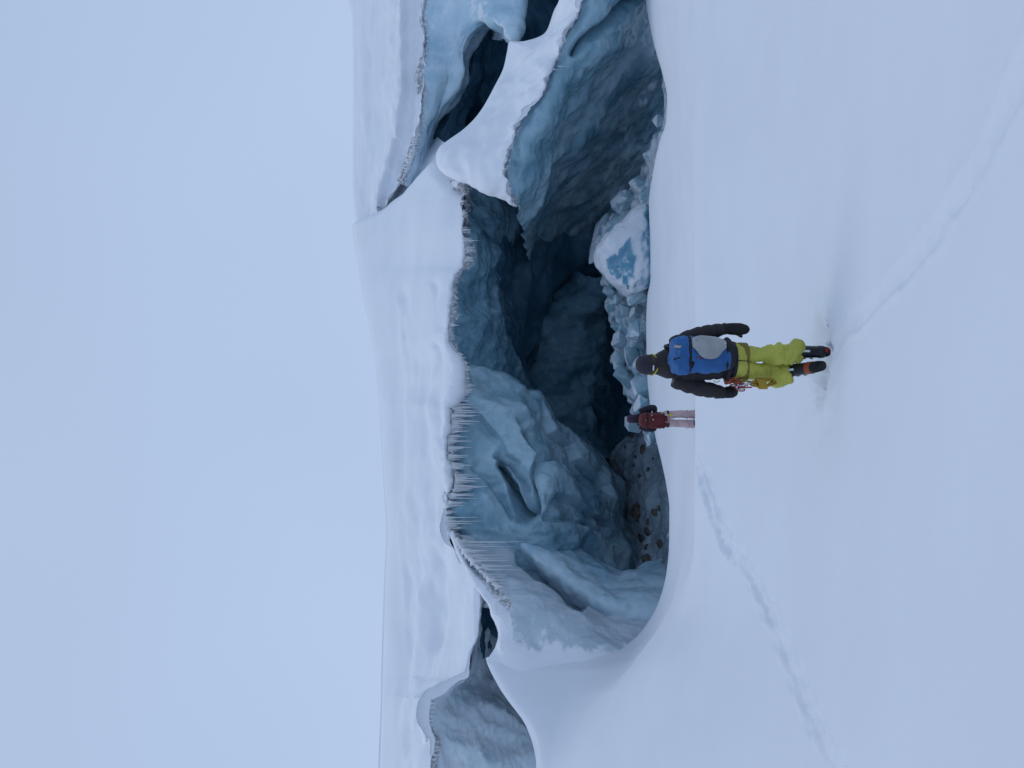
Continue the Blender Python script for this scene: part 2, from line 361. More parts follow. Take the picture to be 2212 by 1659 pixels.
# snow behind the photographer
gx, gy = np.meshgrid(np.linspace(-60, 60, 60), np.linspace(-60, 1.02, 40))
sheet('snow_ground', np.stack([gx, gy, np.full_like(gx, 0.28) + 0.1 * fbm(np.stack([gx * .1, gy * .1, gx * 0], -1), 2, 3) * np.clip((1 - gy) / 5, 0, 1)], -1), M_snow, kind='structure')

# ------------------------------------------------------------------ upper snowfield above the cave
def ice_disp(P, amp=0.25, sc=0.6, seed=0, stretch=(1, 1, 0.6), scal=0.10, fine=0.03):
    st = np.array(stretch)
    w = np.stack([fbm(P * 0.5 * sc, 2, seed + 40 + k) for k in range(3)], -1) * 0.8
    Q = (P + w) * st
    d = amp * (0.6 * fbm(Q * sc, 3, seed) + 0.4 * ridged(Q * sc * 0.8, 2, seed + 7) - 0.2)
    d += scal * (worley(Q * sc * 2.1, seed + 3)**1.4 - 0.4)
    d += fine * fbm(P * 4.5, 3, seed + 9)
    return d
def disp(P, d):
    return P + face_cam(P, normals(P)) * d[..., None]
YU = np.r_[np.linspace(300, 1700, 860), np.linspace(1715, 2300, 40)]
def urow(pts):
    p = np.array(pts, float); v = pchip(p[:, 0], p[:, 1:], np.clip(YU, p[0, 0], p[-1, 0])); return np.stack([v[:, 0], YU, v[:, 1]], -1)
# traced edge of the snow above the cave (y, x, d)
LIP = [(300, 1004, 29.2), (340, 1004, 29.0), (400, 1004, 28.8), (420, 1002, 28.6), (450, 1000, 28.3), (500, 1000, 28), (545, 1003, 28), (572, 998, 28), (592, 985, 28), (625, 974, 28), (680, 970, 27.9), (735, 965, 27.8), (765, 978, 27.6), (795, 992, 27.3), (830, 993, 27.2), (855, 984, 27.2), (880, 967, 27.3), (930, 965, 27.2), (985, 962, 27.1), (1040, 972, 27), (1090, 965, 27), (1130, 960, 26.8), (1165, 967, 26.5), (1190, 984, 26.2), (1215, 1004, 25.9), (1240, 1024, 25.6), (1265, 1034, 25.3), (1300, 1039, 25.1), (1340, 1036, 25), (1370, 1034, 25), (1400, 1022, 25), (1418, 1016, 25), (1440, 1013, 25), (1458, 1010, 25), (1463, 996, 25.1), (1490, 951, 25.2), (1505, 924, 25.2), (1542, 914, 25), (1580, 925, 24.9), (1600, 936, 24.8), (1659, 930, 24.5), (2300, 915, 23.5)]
lip = urow(LIP)
crest = urow([(300, 760, 41), (450, 764, 40), (500, 766, 39.5), (570, 777, 38.8), (650, 789, 38), (720, 804, 37.4), (800, 816, 36.8), (940, 826, 36), (1050, 832, 35.4), (1156, 838, 34.8), (1207, 836, 34.6), (1400, 830, 33.6), (1659, 821, 32.5), (2300, 800, 30)])
def between(a, b, fx, fd, bulge=0.0):
    r = a.copy(); r[:, 0] = a[:, 0] + (b[:, 0] - a[:, 0]) * fx; r[:, 2] = a[:, 2] + (b[:, 2] - a[:, 2]) * fd - bulge; return r
far = crest.copy(); far[:, 2] = 90; far[:, 0] = 1106 - (1106 - crest[:, 0]) * crest[:, 2] / 90 * 1.02
far2 = crest.copy(); far2[:, 2] = crest[:, 2] + 6; far2[:, 0] = 1106 - (1106 - crest[:, 0]) * crest[:, 2] / far2[:, 2] * 1.03
r1 = between(crest, lip, .35, .42); r2_ = between(crest, lip, .62, .72); r3 = between(crest, lip, .82, .90, 0.05)
l0 = between(crest, lip, .968, .990, 0.10); l1 = lip.copy()
u1 = lip.copy(); u1[:, 0] += 2; u1[:, 2] += 0.45; u2 = lip.copy(); u2[:, 0] -= 6; u2[:, 2] += 1.2; u3 = lip.copy(); u3[:, 0] -= 25; u3[:, 2] += 3.5
CU = np.stack([far, far2, crest, r1, r2_, r3, l0, l1, u1, u2, u3]); PU = W(CU[..., 0], CU[..., 1], CU[..., 2])
tu = np.concatenate([np.linspace(k, k + 1, n, endpoint=False) for k, n in enumerate([4, 10, 50, 50, 50, 60, 34, 20, 8, 6])] + [[10]])
U = cmr(np.arange(11), PU, tu, 0.42)
ux, uy = proj(U)
# drifted folds that run along the slope, stronger towards the edge on the left
edge = sstep(2.2, 5.6, tu)[:, None] * (1 - sstep(7.0, 8.0, tu)[:, None])
fold = fbm(np.stack([U[..., 0] * 0.13, U[..., 1] * 0.2, U[..., 2] * 0.6], -1), 2, 51)
terr = np.abs(perlin(np.stack([U[..., 0] * 0.10, U[..., 1] * 0.10, U[..., 2] * 0.85], -1), 61))
leftw = sstep(680, 900, uy)
hgt = 0.5 * (0.35 + 0.65 * sstep(640, 900, uy)) * fold * sstep(2, 3, tu)[:, None] * (1 - sstep(7.5, 9, tu)[:, None])
hgt = hgt + edge * leftw * (0.55 * (0.35 - terr) + 0.05 * fbm(U * 1.1, 3, 71)) * (1 - 0.6 * sstep(1180, 1260, uy))
hgt = hgt + edge * leftw * 0.02 * fbm(U * 2.0, 3, 73)
stepmod = np.clip(.55 + 1.1 * fbm(U * 0.55, 2, 67), 0, 1.2)
def step_line(pl, h, w, sgn, sharp=8.0):
    h = h * stepmod * .62
    jx = ux + 9 * perlin(np.stack([U[..., 0] * .5, U[..., 1] * .2, U[..., 0] * 0 + len(pl)], -1), 66) + 4 * perlin(np.stack([U[..., 0] * 1.7, U[..., 1] * .2, U[..., 0] * 0], -1), 68)
    dd, s_, t_ = polydist(jx, uy, pl); sv = dd * s_ * sgn
    return -h * sstep(-sharp, sharp, sv) * np.exp(-np.clip(sv, 0, None) / w) * sstep(0, .15, t_) * (1 - sstep(.85, 1, t_)) * (tu[:, None] > 2.3) * (tu[:, None] < 7.4)
for pl, h, w in (([(920, 850), (935, 862), (939, 882), (941, 906), (937, 934), (945, 954), (953, 974), (945, 994), (950, 1015)], .55, 16),
                 ([(905, 880), (912, 930), (910, 980), (920, 1020), (915, 1080), (925, 1140), (930, 1200)], .4, 22),
                 ([(940, 985), (955, 1000), (968, 1010), (972, 1040), (960, 1065), (945, 1090)], .5, 14),
                 ([(925, 740), (946, 752), (950, 780), (942, 810), (936, 860), (930, 885)], .45, 16),
                 ([(895, 1000), (892, 1090), (898, 1160), (905, 1240), (908, 1330), (900, 1420), (898, 1500), (890, 1600), (885, 1800)], .55, 26), ([(925, 1110), (935, 1170), (930, 1240), (928, 1330), (925, 1400), (915, 1480)], .45, 24), ([(850, 600), (870, 680), (880, 760), (885, 850), (880, 930)], .4, 30),
                 ([(868, 1080), (872, 1180), (876, 1260), (874, 1350), (872, 1460), (868, 1560), (862, 1750)], .5, 30),
                 ([(930, 600), (945, 640), (950, 680), (940, 720)], .35, 14)):
    hgt = hgt + step_line(pl, h, w, -1)
hgt = hgt + (sstep(5.0, 6.6, tu) * (1 - sstep(8, 8.8, tu)))[:, None] * (0.03 * fbm(U * 3.2, 3, 74))
U = disp(U, hgt)
rag = (0.04 + 0.07 * (1 - sstep(1150, 1230, uy))) * fbm(np.stack([U[..., 0] * 1.6, U[..., 1] * 0.5, U[..., 0] * 0], -1), 5, 81, .62)
U[..., 2] += rag * sstep(5.6, 7, tu)[:, None] * (1 - sstep(8, 9, tu)[:, None])
# right-hand side of the snowfield rolls down into the gully
gul = sstep(0, 1, (470 - uy - (900 - ux) * 0.0) / 60.)
U_clip = polydist(ux, uy, [(1015, 322), (945, 338), (870, 428), (825, 465), (740, 500)])
sd = U_clip[0] * U_clip[1]
drop = np.clip(-sd if sd[60, 10] < 0 else sd, 0, 400)
rightside = (uy < 500) & (drop > 0) & (ux < 1010)
U[..., 2] -= np.where(rightside, 4.5 * sstep(0, 110, drop), 0); U[..., 1] += np.where(rightside, 0.8 * sstep(0, 60, drop), 0)
# added moat that puts shade round the snow nose of the buttress
md = polydist(ux, uy, [(930, 322), (945, 338), (950, 362), (964, 378), (988, 391), (1010, 398)])[0]
U[..., 1] += 1.3 * np.exp(-(md / 15)**2) * (tu[:, None] < 8); U[..., 2] -= 0.55 * np.exp(-(md / 15)**2) * (tu[:, None] < 7)
sheet('snowfield', U, M_snowfar, kind='structure')

# right-hand snow cap
def cap():
    c = [[(800, -700, 46.5), (800, 100, 46.5), (805, 470, 46)],
         [(775, -700, 43.5), (775, 0, 43.5), (780, 60, 43.5), (780, 470, 43)],
         [(735, -700, 41), (748, -40, 41), (751, 0, 41), (761, 45, 41), (763, 250, 41), (763, 430, 40.5), (775, 520, 40)],
         [(800, -700, 37), (812, 0, 38), (815, 200, 38), (812, 330, 38), (800, 400, 38.5), (800, 470, 39)],
         [(850, -700, 34.5), (862, 0, 35.2), (866, 150, 35.2), (858, 250, 35.4), (842, 335, 36), (828, 385, 36.5), (812, 430, 37.2), (800, 470, 37.9)],
         [(875, -700, 34), (882, 0, 34.9), (886, 150, 34.9), (878, 250, 35), (862, 335, 35.6), (846, 385, 36.1), (826, 428, 36.9), (812, 468, 37.6)],
         [(905, -700, 33.6), (912, 0, 34.4), (911, 150, 34.4), (903, 250, 34.5), (888, 330, 35), (868, 376, 35.5), (850, 402, 36.0), (832, 432, 36.6), (820, 466, 37.3)],
         [(907, -700, 34.5), (914, 0, 35.2), (913, 150, 35.2), (905, 250, 35.3), (890, 330, 35.8), (871, 376, 36.2), (854, 402, 36.6), (837, 432, 37.1), (825, 466, 37.7)],
         [(880, -700, 37), (890, 0, 38), (890, 150, 38), (885, 250, 38), (885, 330, 38), (884, 376, 37.4), (868, 402, 37.6), (850, 432, 37.9), (835, 466, 38.3)]]
    P = loft(c, 420, 200, rowk=np.array([0, .05, .12, .35, .55, .68, .84, .92, 1.0]))
    t = np.linspace(0, 1, 200)[:, None]
    e = sstep(.3, .6, t) * (1 - sstep(.84, .95, t))
    d = 0.18 * fbm(P * np.array([.3, .3, .8]), 3, 91) * sstep(.1, .2, t) + e * (0.16 * fbm(P * 0.9, 3, 92) - 0.16 * np.abs(perlin(P * np.array([.6, .6, 1.6]), 95)))
    P = disp(P, d)
    cx_, cy_ = proj(P); jx = cx_ + 7 * fbm(np.stack([P[..., 0] * .8, P[..., 0] * 0, P[..., 0] * 0], -1), 3, 97)
    dd, ss, _t = polydist(jx, cy_, [(864, -400), (866, 0), (870, 100), (868, 200), (857, 270), (843, 330), (832, 375), (818, 420)])
    below = np.where(jx > np.interp(cy_, [-400, 0, 100, 200, 270, 330, 375, 420], [864, 866, 870, 868, 857, 843, 832, 818]), dd, -dd)
    P[..., 1] += 0.5 * sstep(-4, 6, below) * (t > .3) * (1 - sstep(.80, .90, t))
    P[..., 2] -= 0.10 * sstep(-4, 6, below) * (t > .3) * (1 - sstep(.80, .90, t))
    P[..., 2] += 0.10 * fbm(P * np.array([1.8, .4, 0]), 4, 96) * sstep(.72, .82, t) * (1 - sstep(.92, 1, t))
    return sheet('snow_cap', P, M_snowfar, kind='structure')
cap()
# snow gully between cap and snowfield
P = loft([[(800, 480, 39.5), (838, 446, 39.2), (858, 408, 39), (880, 378, 38.8), (905, 335, 38.6), (940, 290, 38.4)],
          [(828, 482, 38.0), (848, 450, 37.8), (872, 412, 37.5), (890, 384, 37.2), (915, 345, 36.8), (950, 300, 36.4)],
          [(846, 486, 37.4), (868, 455, 36.9), (892, 420, 36.3), (912, 392, 35.8), (936, 358, 35.2), (972, 315, 34.6)],
          [(880, 500, 37.2), (905, 470, 36.6), (930, 436, 35.8), (950, 406, 35.2), (975, 372, 34.4), (1010, 330, 33.6)]], 90, 70)
sheet('snow_gully', disp(P, 0.08 * fbm(P * 0.8, 3, 15)), M_snowfar, kind='structure')

# ------------------------------------------------------------------ the cave: back wall and pit
def zeros(P): return np.zeros(P.shape[:2])
def firn_from_top(nv, nu, P, w, seed, rows_=None):
    t = np.linspace(0, 1, nv)[:, None]
    return np.clip(1 - t / (w * (1 + 0.5 * perlin(P * 0.6, seed))), 0, 1)
hy = [-900, -300, 100, 350, 420, 480, 560, 640, 720, 800, 900, 1100, 1300, 1700, 2300]
def hrow(x, d, jit=0.0, top=None, seed=0):
    rs = random.Random(seed)
    return [((np.interp(y, lip[:, 1], lip[:, 0]) + top if (top is not None and y > 400) else x) + rs.uniform(-8, 8) * (top is None), y, d + rs.uniform(-jit, jit) + (0 if y > 380 else 9 if d > 29.5 else 13)) for y in hy]
P = loft([hrow(905, 34, 0, top=-34), hrow(960, 29.3, 0, top=-4), hrow(1035, 29.9, .3, seed=1), hrow(1085, 32.0, .5, seed=2), hrow(1150, 35.5, .8, seed=3), hrow(1230, 39.5, .8, seed=4), hrow(1330, 44, .8, seed=5), hrow(1450, 49, .8, seed=6), hrow(1560, 47, .5, seed=7), hrow(1650, 38, .5, seed=8), hrow(1750, 30, seed=9), hrow(1850, 24, seed=9)], 460, 330)
hx, hyy = proj(P)
near = 1 - sstep(1060, 1110, hx)
d = ice_disp(P, 0.8, 0.35, 101, (1, 1, .5), 0.35, 0.05) + near * 0.30 * (worley(P * 1.5, 103) - .5)
P = disp(P, d * sstep(0, .06, np.linspace(0, 1, 330))[:, None])
fr = np.clip(1.0 - (hx - np.interp(hyy, lip[:, 1], lip[:, 0]) - 2) / (26 + 14 * perlin(P * 0.7, 107)), 0, 1) * (1 - sstep(800, 850, hyy)) * sstep(380, 400, hyy)
cave = empty('ice_cave', W(1400, 700, 34), label='deep dark blue ice cave hollow under the snow-covered roof', category='ice cave')
def childsheet(name, P, mat, parent, attrs=None, **kw):
    o = sheet(name, P, mat, None, attrs, **kw); o.parent = parent
    o.matrix_parent_inverse = Matrix.Translation(parent.location).inverted(); return o
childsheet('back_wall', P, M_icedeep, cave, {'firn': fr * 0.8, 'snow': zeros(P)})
# upper rim of the cave mouth: paler broken ice under the central snowfield
P = loft([[(985, 395, 31.5), (980, 480, 31.2), (970, 600, 31.2), (960, 720, 31), (975, 830, 30.4)],
          [(1000, 392, 29.2), (1003, 450, 28.7), (1003, 545, 28.5), (982, 600, 28.5), (972, 680, 28.4), (972, 740, 28.2), (992, 800, 27.9), (992, 850, 27.9)],
          [(1040, 390, 29.6), (1042, 480, 29.2), (1042, 560, 29.1), (1035, 640, 29.1), (1032, 740, 28.9), (1035, 860, 28.7)],
          [(1095, 392, 30.6), (1092, 470, 30.4), (1075, 540, 30.3), (1068, 620, 30.3), (1075, 720, 30.2), (1090, 860, 30)],
          [(1150, 400, 33), (1120, 480, 33), (1085, 560, 32.6), (1078, 640, 32.6), (1100, 760, 32.6), (1150, 860, 32)],
          [(1100, 400, 38), (1080, 480, 38), (1060, 560, 38), (1060, 640, 38), (1080, 760, 38), (1100, 860, 38)]], 300, 220)
hx, hyy = proj(P)
d = ice_disp(P, 0.5, 0.6, 111, (1, 1, .7), 0.18, 0.04) + 0.09 * (worley(P * np.array([2.2, 2.2, 1.4]), 113) - .5)
P = disp(P, d * sstep(0, .12, np.linspace(0, 1, 220))[:, None])
fr = np.clip(1.0 - (hx - np.interp(hyy, lip[:, 1], lip[:, 0]) - 2) / (22 + 10 * perlin(P * 0.7, 107)), 0, 1)
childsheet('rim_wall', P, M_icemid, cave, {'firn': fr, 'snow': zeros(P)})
# inner slab standing in the dark
P = loft([[(1275, 590, 41), (1235, 640, 41), (1200, 700, 41), (1200, 780, 41), (1180, 860, 41), (1200, 980, 40)],
          [(1262, 598, 37.6), (1238, 622, 37.6), (1205, 652, 37.4), (1186, 690, 37.2), (1160, 702, 37), (1154, 745, 36.8), (1168, 785, 36.6), (1150, 830, 36.2), (1160, 900, 36), (1210, 980, 36)],
          [(1290, 600, 37.2), (1255, 660, 36.8), (1225, 720, 36.6), (1215, 800, 36.2), (1215, 900, 35.6), (1260, 990, 35.2)],
          [(1330, 590, 38.5), (1290, 680, 37.8), (1285, 760, 37.4), (1285, 860, 37), (1280, 940, 36.6), (1300, 1000, 36)],
          [(1330, 590, 46), (1290, 680, 46), (1285, 760, 46), (1285, 860, 46), (1280, 940, 46), (1300, 1000, 45)]], 200, 150)
P = disp(P, ice_disp(P, 1.0, 0.45, 121, (1, 1, .7), 0.3, 0.06) * sstep(0, .15, np.linspace(0, 1, 150))[:, None])
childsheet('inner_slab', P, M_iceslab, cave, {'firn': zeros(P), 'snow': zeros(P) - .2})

# ------------------------------------------------------------------ right: ice wall under the snow cap
P = loft([[(880, -700, 38), (880, 0, 38), (875, 200, 38), (860, 330, 38.5), (840, 420, 39)],
          [(908, -700, 34.6), (914, 0, 35), (912, 150, 35), (904, 250, 35.1), (887, 330, 35.6), (862, 395, 36.2)],
          [(945, -700, 34.2), (950, 0, 34.6), (945, 150, 34.8), (930, 250, 35.2), (905, 330, 35.8), (875, 400, 36.4)],
          [(1030, -700, 33), (1030, -20, 33.4), (1000, 60, 34), (975, 140, 34.8), (950, 225, 35.5), (920, 310, 36.1), (885, 398, 36.8)],
          [(1125, -700, 32), (1127, -20, 32), (1116, 40, 31.8), (1106, 78, 31.4), (1085, 56, 32.5), (1062, 48, 33.5), (1040, 63, 34), (1012, 108, 34.6), (1001, 175, 35.0), (948, 242, 35.8), (925, 315, 36.3), (892, 400, 37)],
          [(1130, -700, 33), (1132, -20, 33), (1122, 45, 32.8), (1110, 86, 32.2), (1085, 64, 34), (1062, 56, 35), (1042, 72, 35.5), (1015, 118, 36), (1004, 182, 36.5), (952, 250, 37.2), (930, 320, 37.5), (896, 404, 38)],
          [(1060, -700, 38), (1060, -20, 38), (1060, 45, 38), (1060, 86, 38), (1050, 64, 40), (1040, 56, 40), (1020, 72, 41), (1000, 118, 41), (990, 182, 41), (940, 250, 41), (920, 320, 41), (890, 404, 41)]], 330, 220)
hx, hyy = proj(P)
tt = np.linspace(0, 1, 220)[:, None]
d = ice_disp(P, 0.42, 0.45, 131, (1, 1, .8), 0.16, 0.03)
P = disp(P, d * sstep(.1, .2, tt))
fr = np.clip(1 - np.abs(hx - np.interp(hyy, [0, 150, 250, 330, 400], [914, 912, 904, 887, 862])) / (30 + 14 * perlin(P * .7, 133)), 0, 1)
WALL_R = sheet('ice_wall', P, M_icepale, None, {'firn': fr * .9, 'snow': zeros(P) - .1}, label='pale blue ice wall under the snow cap above the elongated dark hole', category='ice wall')
# middle layer of ice inside that hole
P = loft([[(905, 330, 39), (950, 230, 38.6), (990, 150, 38), (1010, 90, 38), (1030, 40, 38)],
          [(940, 335, 37.4), (985, 225, 37.2), (1020, 160, 37), (1030, 110, 37), (1060, 40, 37)],
          [(965, 340, 38), (1000, 260, 38.4), (1035, 170, 38.6), (1042, 110, 39), (1075, 40, 39)],
          [(980, 340, 42), (1010, 260, 42), (1020, 170, 43), (1030, 110, 43), (1060, 40, 43)]], 120, 80)
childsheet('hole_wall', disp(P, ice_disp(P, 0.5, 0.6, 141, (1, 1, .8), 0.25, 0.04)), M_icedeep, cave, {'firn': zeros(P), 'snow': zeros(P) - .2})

# ------------------------------------------------------------------ right: big ice buttress with its snow top
FE = [(1330, -700, 22), (1262, -60, 23.6), (1250, 0, 23.9), (1247, 26, 24), (1215, 82, 24.3), (1205, 102, 24.4), (1195, 130, 24.5), (1180, 152, 24.6), (1173, 190, 24.7), (1155, 215, 24.8), (1135, 240, 25), (1120, 265, 25.1), (1107, 290, 25.2), (1095, 330, 25.4), (1088, 370, 25.7), (1092, 405, 26), (1104, 430, 26.3), (1113, 447, 26.7)]
FB = [(1262, -700, 27), (1225, -30, 27.5), (1200, 20, 28), (1178, 72, 28.3), (1120, 92, 29.3), (1103, 90, 30), (1098, 112, 30), (1089, 150, 29.9), (1069, 190, 29.7), (1047, 230, 29.5), (1028, 256, 29.3), (1002, 281, 29.1), (974, 301, 28.9), (952, 319, 28.7), (945, 338, 28.6), (949, 361, 28.4), (963, 377, 28.2), (986, 390, 28)]
def shift(c, dx, dd, dy=0): return [(x + dx, y + dy, d + dd) for x, y, d in c]
nE = 300
fe = curve(FE, nE); fb = curve(FB, nE)
nose = sstep(.62, .9, np.linspace(0, 1, nE))
m1 = fe * .68 + fb * .32; m1[:, 2] -= 0.25 + 0.25 * nose; m2 = fe * .36 + fb * .64; m2[:, 2] -= 0.2 + 0.35 * nose
back1 = fb.copy(); back1[:, 0] += 14; back1[:, 2] += 1.0; back2 = fb.copy(); back2[:, 0] += 150; back2[:, 2] += 3
front1 = fe.copy(); front1[:, 0] += 6; front1[:, 2] += 0.35
rowsE = np.stack([W(r[:, 0], r[:, 1], r[:, 2]) for r in (back2, back1, fb, m2, m1, fe, front1)])
P = cmr(np.array([0, .1, .2, .45, .7, .94, 1.0]), rowsE, np.linspace(0, 1, 170), .45)
t = np.linspace(0, 1, 170)[:, None]
mm = sstep(.2, .35, t) * (1 - sstep(.97, 1, t))
d = mm * (0.34 * fbm(P * np.array([.7, .3, .7]), 3, 151) - 0.30 * sstep(.5, .95, t) * np.abs(perlin(P * np.array([1.6, .7, .6]), 153)))
P = disp(P, d); P[..., 2] += 0.20 * fbm(P * np.array([2.2, .6, .6]), 5, 155, .6) * sstep(.80, .95, t)
butt = empty('ice_buttress', W(1400, 200, 26), label='huge ice buttress with a rounded snow nose on the right of the cave', category='ice buttress')
childsheet('snow_top', P, M_snowfar, butt)
f0 = fe.copy(); f0[:, 0] -= 4; f0[:, 2] += 0.5
f1 = fe.copy(); f1[:, 0] += 12; f1[:, 2] += 0.30
f2 = curve([(1400, -700, 23), (1320, -20, 24.4), (1280, 80, 24.8), (1240, 155, 25.0), (1196, 230, 25.3), (1160, 300, 25.6), (1138, 365, 26.0), (1130, 415, 26.6), (1118, 460, 27.3)], nE)
f3 = curve([(1440, -700, 23.6), (1385, -10, 25.6), (1360, 80, 26.2), (1308, 165, 26.8), (1255, 240, 27.2), (1208, 310, 27.5), (1175, 380, 27.9), (1150, 435, 28.3), (1124, 488, 28.8)], nE)
f4 = curve([(1560, -700, 25.5), (1480, 0, 28.4), (1440, 115, 29.6), (1395, 215, 30.6), (1352, 290, 31.4), (1305, 360, 32), (1250, 410, 32.2), (1198, 452, 32.2), (1160, 498, 32), (1128, 545, 31.6)], nE)
f5 = curve([(1600, -700, 30), (1530, 0, 33), (1490, 125, 34.5), (1445, 245, 36), (1402, 345, 37), (1350, 430, 37.6), (1290, 490, 37.6), (1228, 530, 37.4), (1178, 570, 37), (1135, 610, 36.4)], nE)
f6 = curve([(1640, -700, 38), (1580, 0, 42), (1540, 140, 44), (1500, 280, 45), (1450, 390, 46), (1395, 490, 46), (1330, 560, 46), (1260, 600, 45.5), (1195, 640, 45), (1140, 670, 44)], nE)
sw_ = sstep(0, .25, np.linspace(0, 1, nE)); f4[:, 2] += 1.6 * sw_; f5[:, 2] += 4.0 * sw_; f6[:, 2] += 5 * sw_
rowsF = np.stack([W(r[:, 0], r[:, 1], r[:, 2]) for r in (f0, f1, f2, f3, f4, f5, f6)])
P = cmr(np.array([0, .05, .26, .47, .68, .86, 1.0]), rowsF, np.linspace(0, 1, 300), .45)
t = np.linspace(0, 1, 300)[:, None]
hx, hyy = proj(P)
d = ice_disp(P, 0.55, 0.5, 161, (.8, .8, .9), 0.22, 0.04) + 0.12 * (worley(P * np.array([1.6, 1.6, 2.6]), 163) - .45) + 0.07 * (worley(P * np.array([2.4, 2.4, 4.0]), 167) - .4)
g1 = polydist(hx, hyy, [(1240, 110), (1262, 85), (1290, 60), (1340, 20), (1380, -20)])[0]
d -= 0.7 * np.exp(-(g1 / 9)**2)
P = disp(P, d * sstep(.02, .12, t))
childsheet('ice_face', P, M_ice, butt, {'firn': np.clip(1 - t / (.085 * (1 + .5 * perlin(P * .8, 165))), 0, 1) * .95, 'snow': zeros(P) - .25})

# ------------------------------------------------------------------ left of the cave: the big folded ice wall
sil = [(960, 800, 29.8), (985, 793, 28.6), (1022, 790, 28.8), (1060, 800, 29), (1090, 808, 29.2), (1112, 822, 29.4), (1140, 845, 29.6), (1165, 850, 29.8), (1185, 880, 29.8), (1200, 905, 29.8), (1230, 930, 29.8), (1262, 955, 29.9), (1300, 985, 30), (1322, 1018, 30.2), (1345, 1050, 30.5), (1354, 1090, 30.8), (1372, 1160, 31), (1440, 1230, 31.5)]
j0 = [(x - 30, y - 25, d + 6) for x, y, d in sil]; j1 = [(x - 1, y - 1, d + 1.2) for x, y, d in sil]
j2 = [(978, 835, 29.2), (985, 832, 28), (1050, 842, 28.2), (1110, 872, 28.4), (1170, 925, 28.5), (1235, 985, 28.6), (1290, 1035, 28.7), (1330, 1085, 28.9), (1355, 1150, 29.2), (1440, 1240, 30)]
j3 = [(962, 900, 29.0), (985, 905, 27.9), (1050, 930, 27.8), (1120, 965, 27.8), (1190, 1025, 27.6), (1260, 1080, 27.6), (1325, 1135, 27.9), (1380, 1190, 28.5), (1440, 1250, 29.3)]
j4 = [(962, 1000, 28.8), (985, 1000, 27.6), (1040, 1010, 27.5), (1110, 1040, 27.4), (1180, 1080, 26.9), (1250, 1120, 26.9), (1320, 1165, 27.2), (1390, 1210, 27.8), (1440, 1255, 28.4)]
j5 = [(962, 1100, 28.6), (985, 1100, 27.4), (1030, 1110, 27.2), (1100, 1125, 27.2), (1180, 1150, 26.8), (1255, 1190, 26.8), (1330, 1220, 27), (1390, 1245, 27.4), (1440, 1270, 27.8)]
j6 = [(974, 1180, 28.2), (995, 1185, 27.0), (1030, 1200, 26.8), (1090, 1215, 27.0), (1150, 1235, 27.2), (1220, 1270, 27.2), (1300, 1290, 27.2), (1380, 1290, 27.3), (1440, 1300, 27.5)]
j7 = [(1000, 1290, 28.5), (1020, 1300, 27.2), (1060, 1310, 27.2), (1100, 1320, 27.4), (1170, 1330, 27.8), (1240, 1340, 28), (1300, 1350, 28), (1380, 1350, 28), (1440, 1350, 28)]
def deepen(c): return [(x, y, d + max(0, x - 1190) / 150 * 3.6) for x, y, d in c]
j0, j1, sil, j2, j3, j4, j5, j6, j7 = [deepen(c) for c in (j0, j1, sil, j2, j3, j4, j5, j6, j7)]
P = loft([j0, j1, sil, j2, j3, j4, j5, j6, j7], 340, 380, rowk=np.array([0, .05, .1, .2, .34, .52, .7, .86, 1.0]))
hx, hyy = proj(P)
t = np.linspace(0, 1, 380)[:, None]
d = ice_disp(P, 0.45, 0.5, 171, (1, 1, .7), 0.2, 0.02) + 0.16 * (worley((P + 0.5 * np.stack([fbm(P * .5, 2, 170 + k) for k in range(3)], -1)) * np.array([1.0, 1.0, .65]), 179) - .45) + 0.07 * ridged(P * np.array([.9, .9, .5]), 3, 178) + 0.10 * fbm(P * np.array([1.2, 1.2, .7]), 3, 175)
def crease(pl, h, w, sgn, sharp=2.5):
    dd, s, tt_ = polydist(hx, hyy, pl); sdv = dd * s * sgn
    endf = sstep(0, .12, tt_) * (1 - sstep(.88, 1, tt_))
    return -h * sstep(-sharp, sharp, sdv) * np.exp(-np.clip(sdv, 0, None) / w) * endf
def groove(pl, h, w):
    dd, s, tt_ = polydist(hx, hyy, pl)
    return -h * np.exp(-(dd / w)**2) * sstep(0, .15, tt_) * (1 - sstep(.9, 1, tt_))
d += groove([(1074, 992), (1090, 1012), (1103, 1040), (1112, 1070), (1120, 1100), (1128, 1132)], 1.7, 7)
d += crease([(1060, 985), (1100, 1005), (1120, 1040), (1132, 1085), (1128, 1135)], 0.7, 25, -1)
d += crease([(1128, 1140), (1137, 1089), (1141, 1026), (1152, 1003), (1160, 985), (1137, 955), (1120, 930)], .75, 30, 1)
d += crease([(1110, 900), (1137, 945), (1165, 985), (1205, 998), (1245, 1030), (1290, 1075)], .5, 28, -1)
d += crease([(1165, 860), (1200, 930), (1241, 958), (1249, 990), (1275, 1015), (1305, 1050), (1318, 1080)], .5, 22, 1)
d += crease([(1150, 1145), (1190, 1130), (1240, 1125), (1290, 1150), (1340, 1190)], .45, 30, -1)
d += crease([(1000, 870), (1040, 900), (1080, 945), (1095, 980), (1130, 1000)], .4, 35, 1)
d += crease([(1010, 1010), (1050, 1040), (1085, 1090), (1110, 1130)], .35, 25, -1)
d += crease([(1205, 1060), (1240, 1075), (1280, 1110), (1330, 1130)], .4, 25, 1)
P = disp(P, d * sstep(.07, .14, t))
fr = np.clip(1.05 - (hx - np.interp(hyy, lip[:, 1], lip[:, 0])) / (30 + 12 * perlin(P * .8, 177)), 0, 1)
WALL_J = sheet('ice_wall', P, M_ice, None, {'firn': fr, 'snow': zeros(P) - .22}, label='folded blue ice wall below the long row of icicles', category='ice wall')
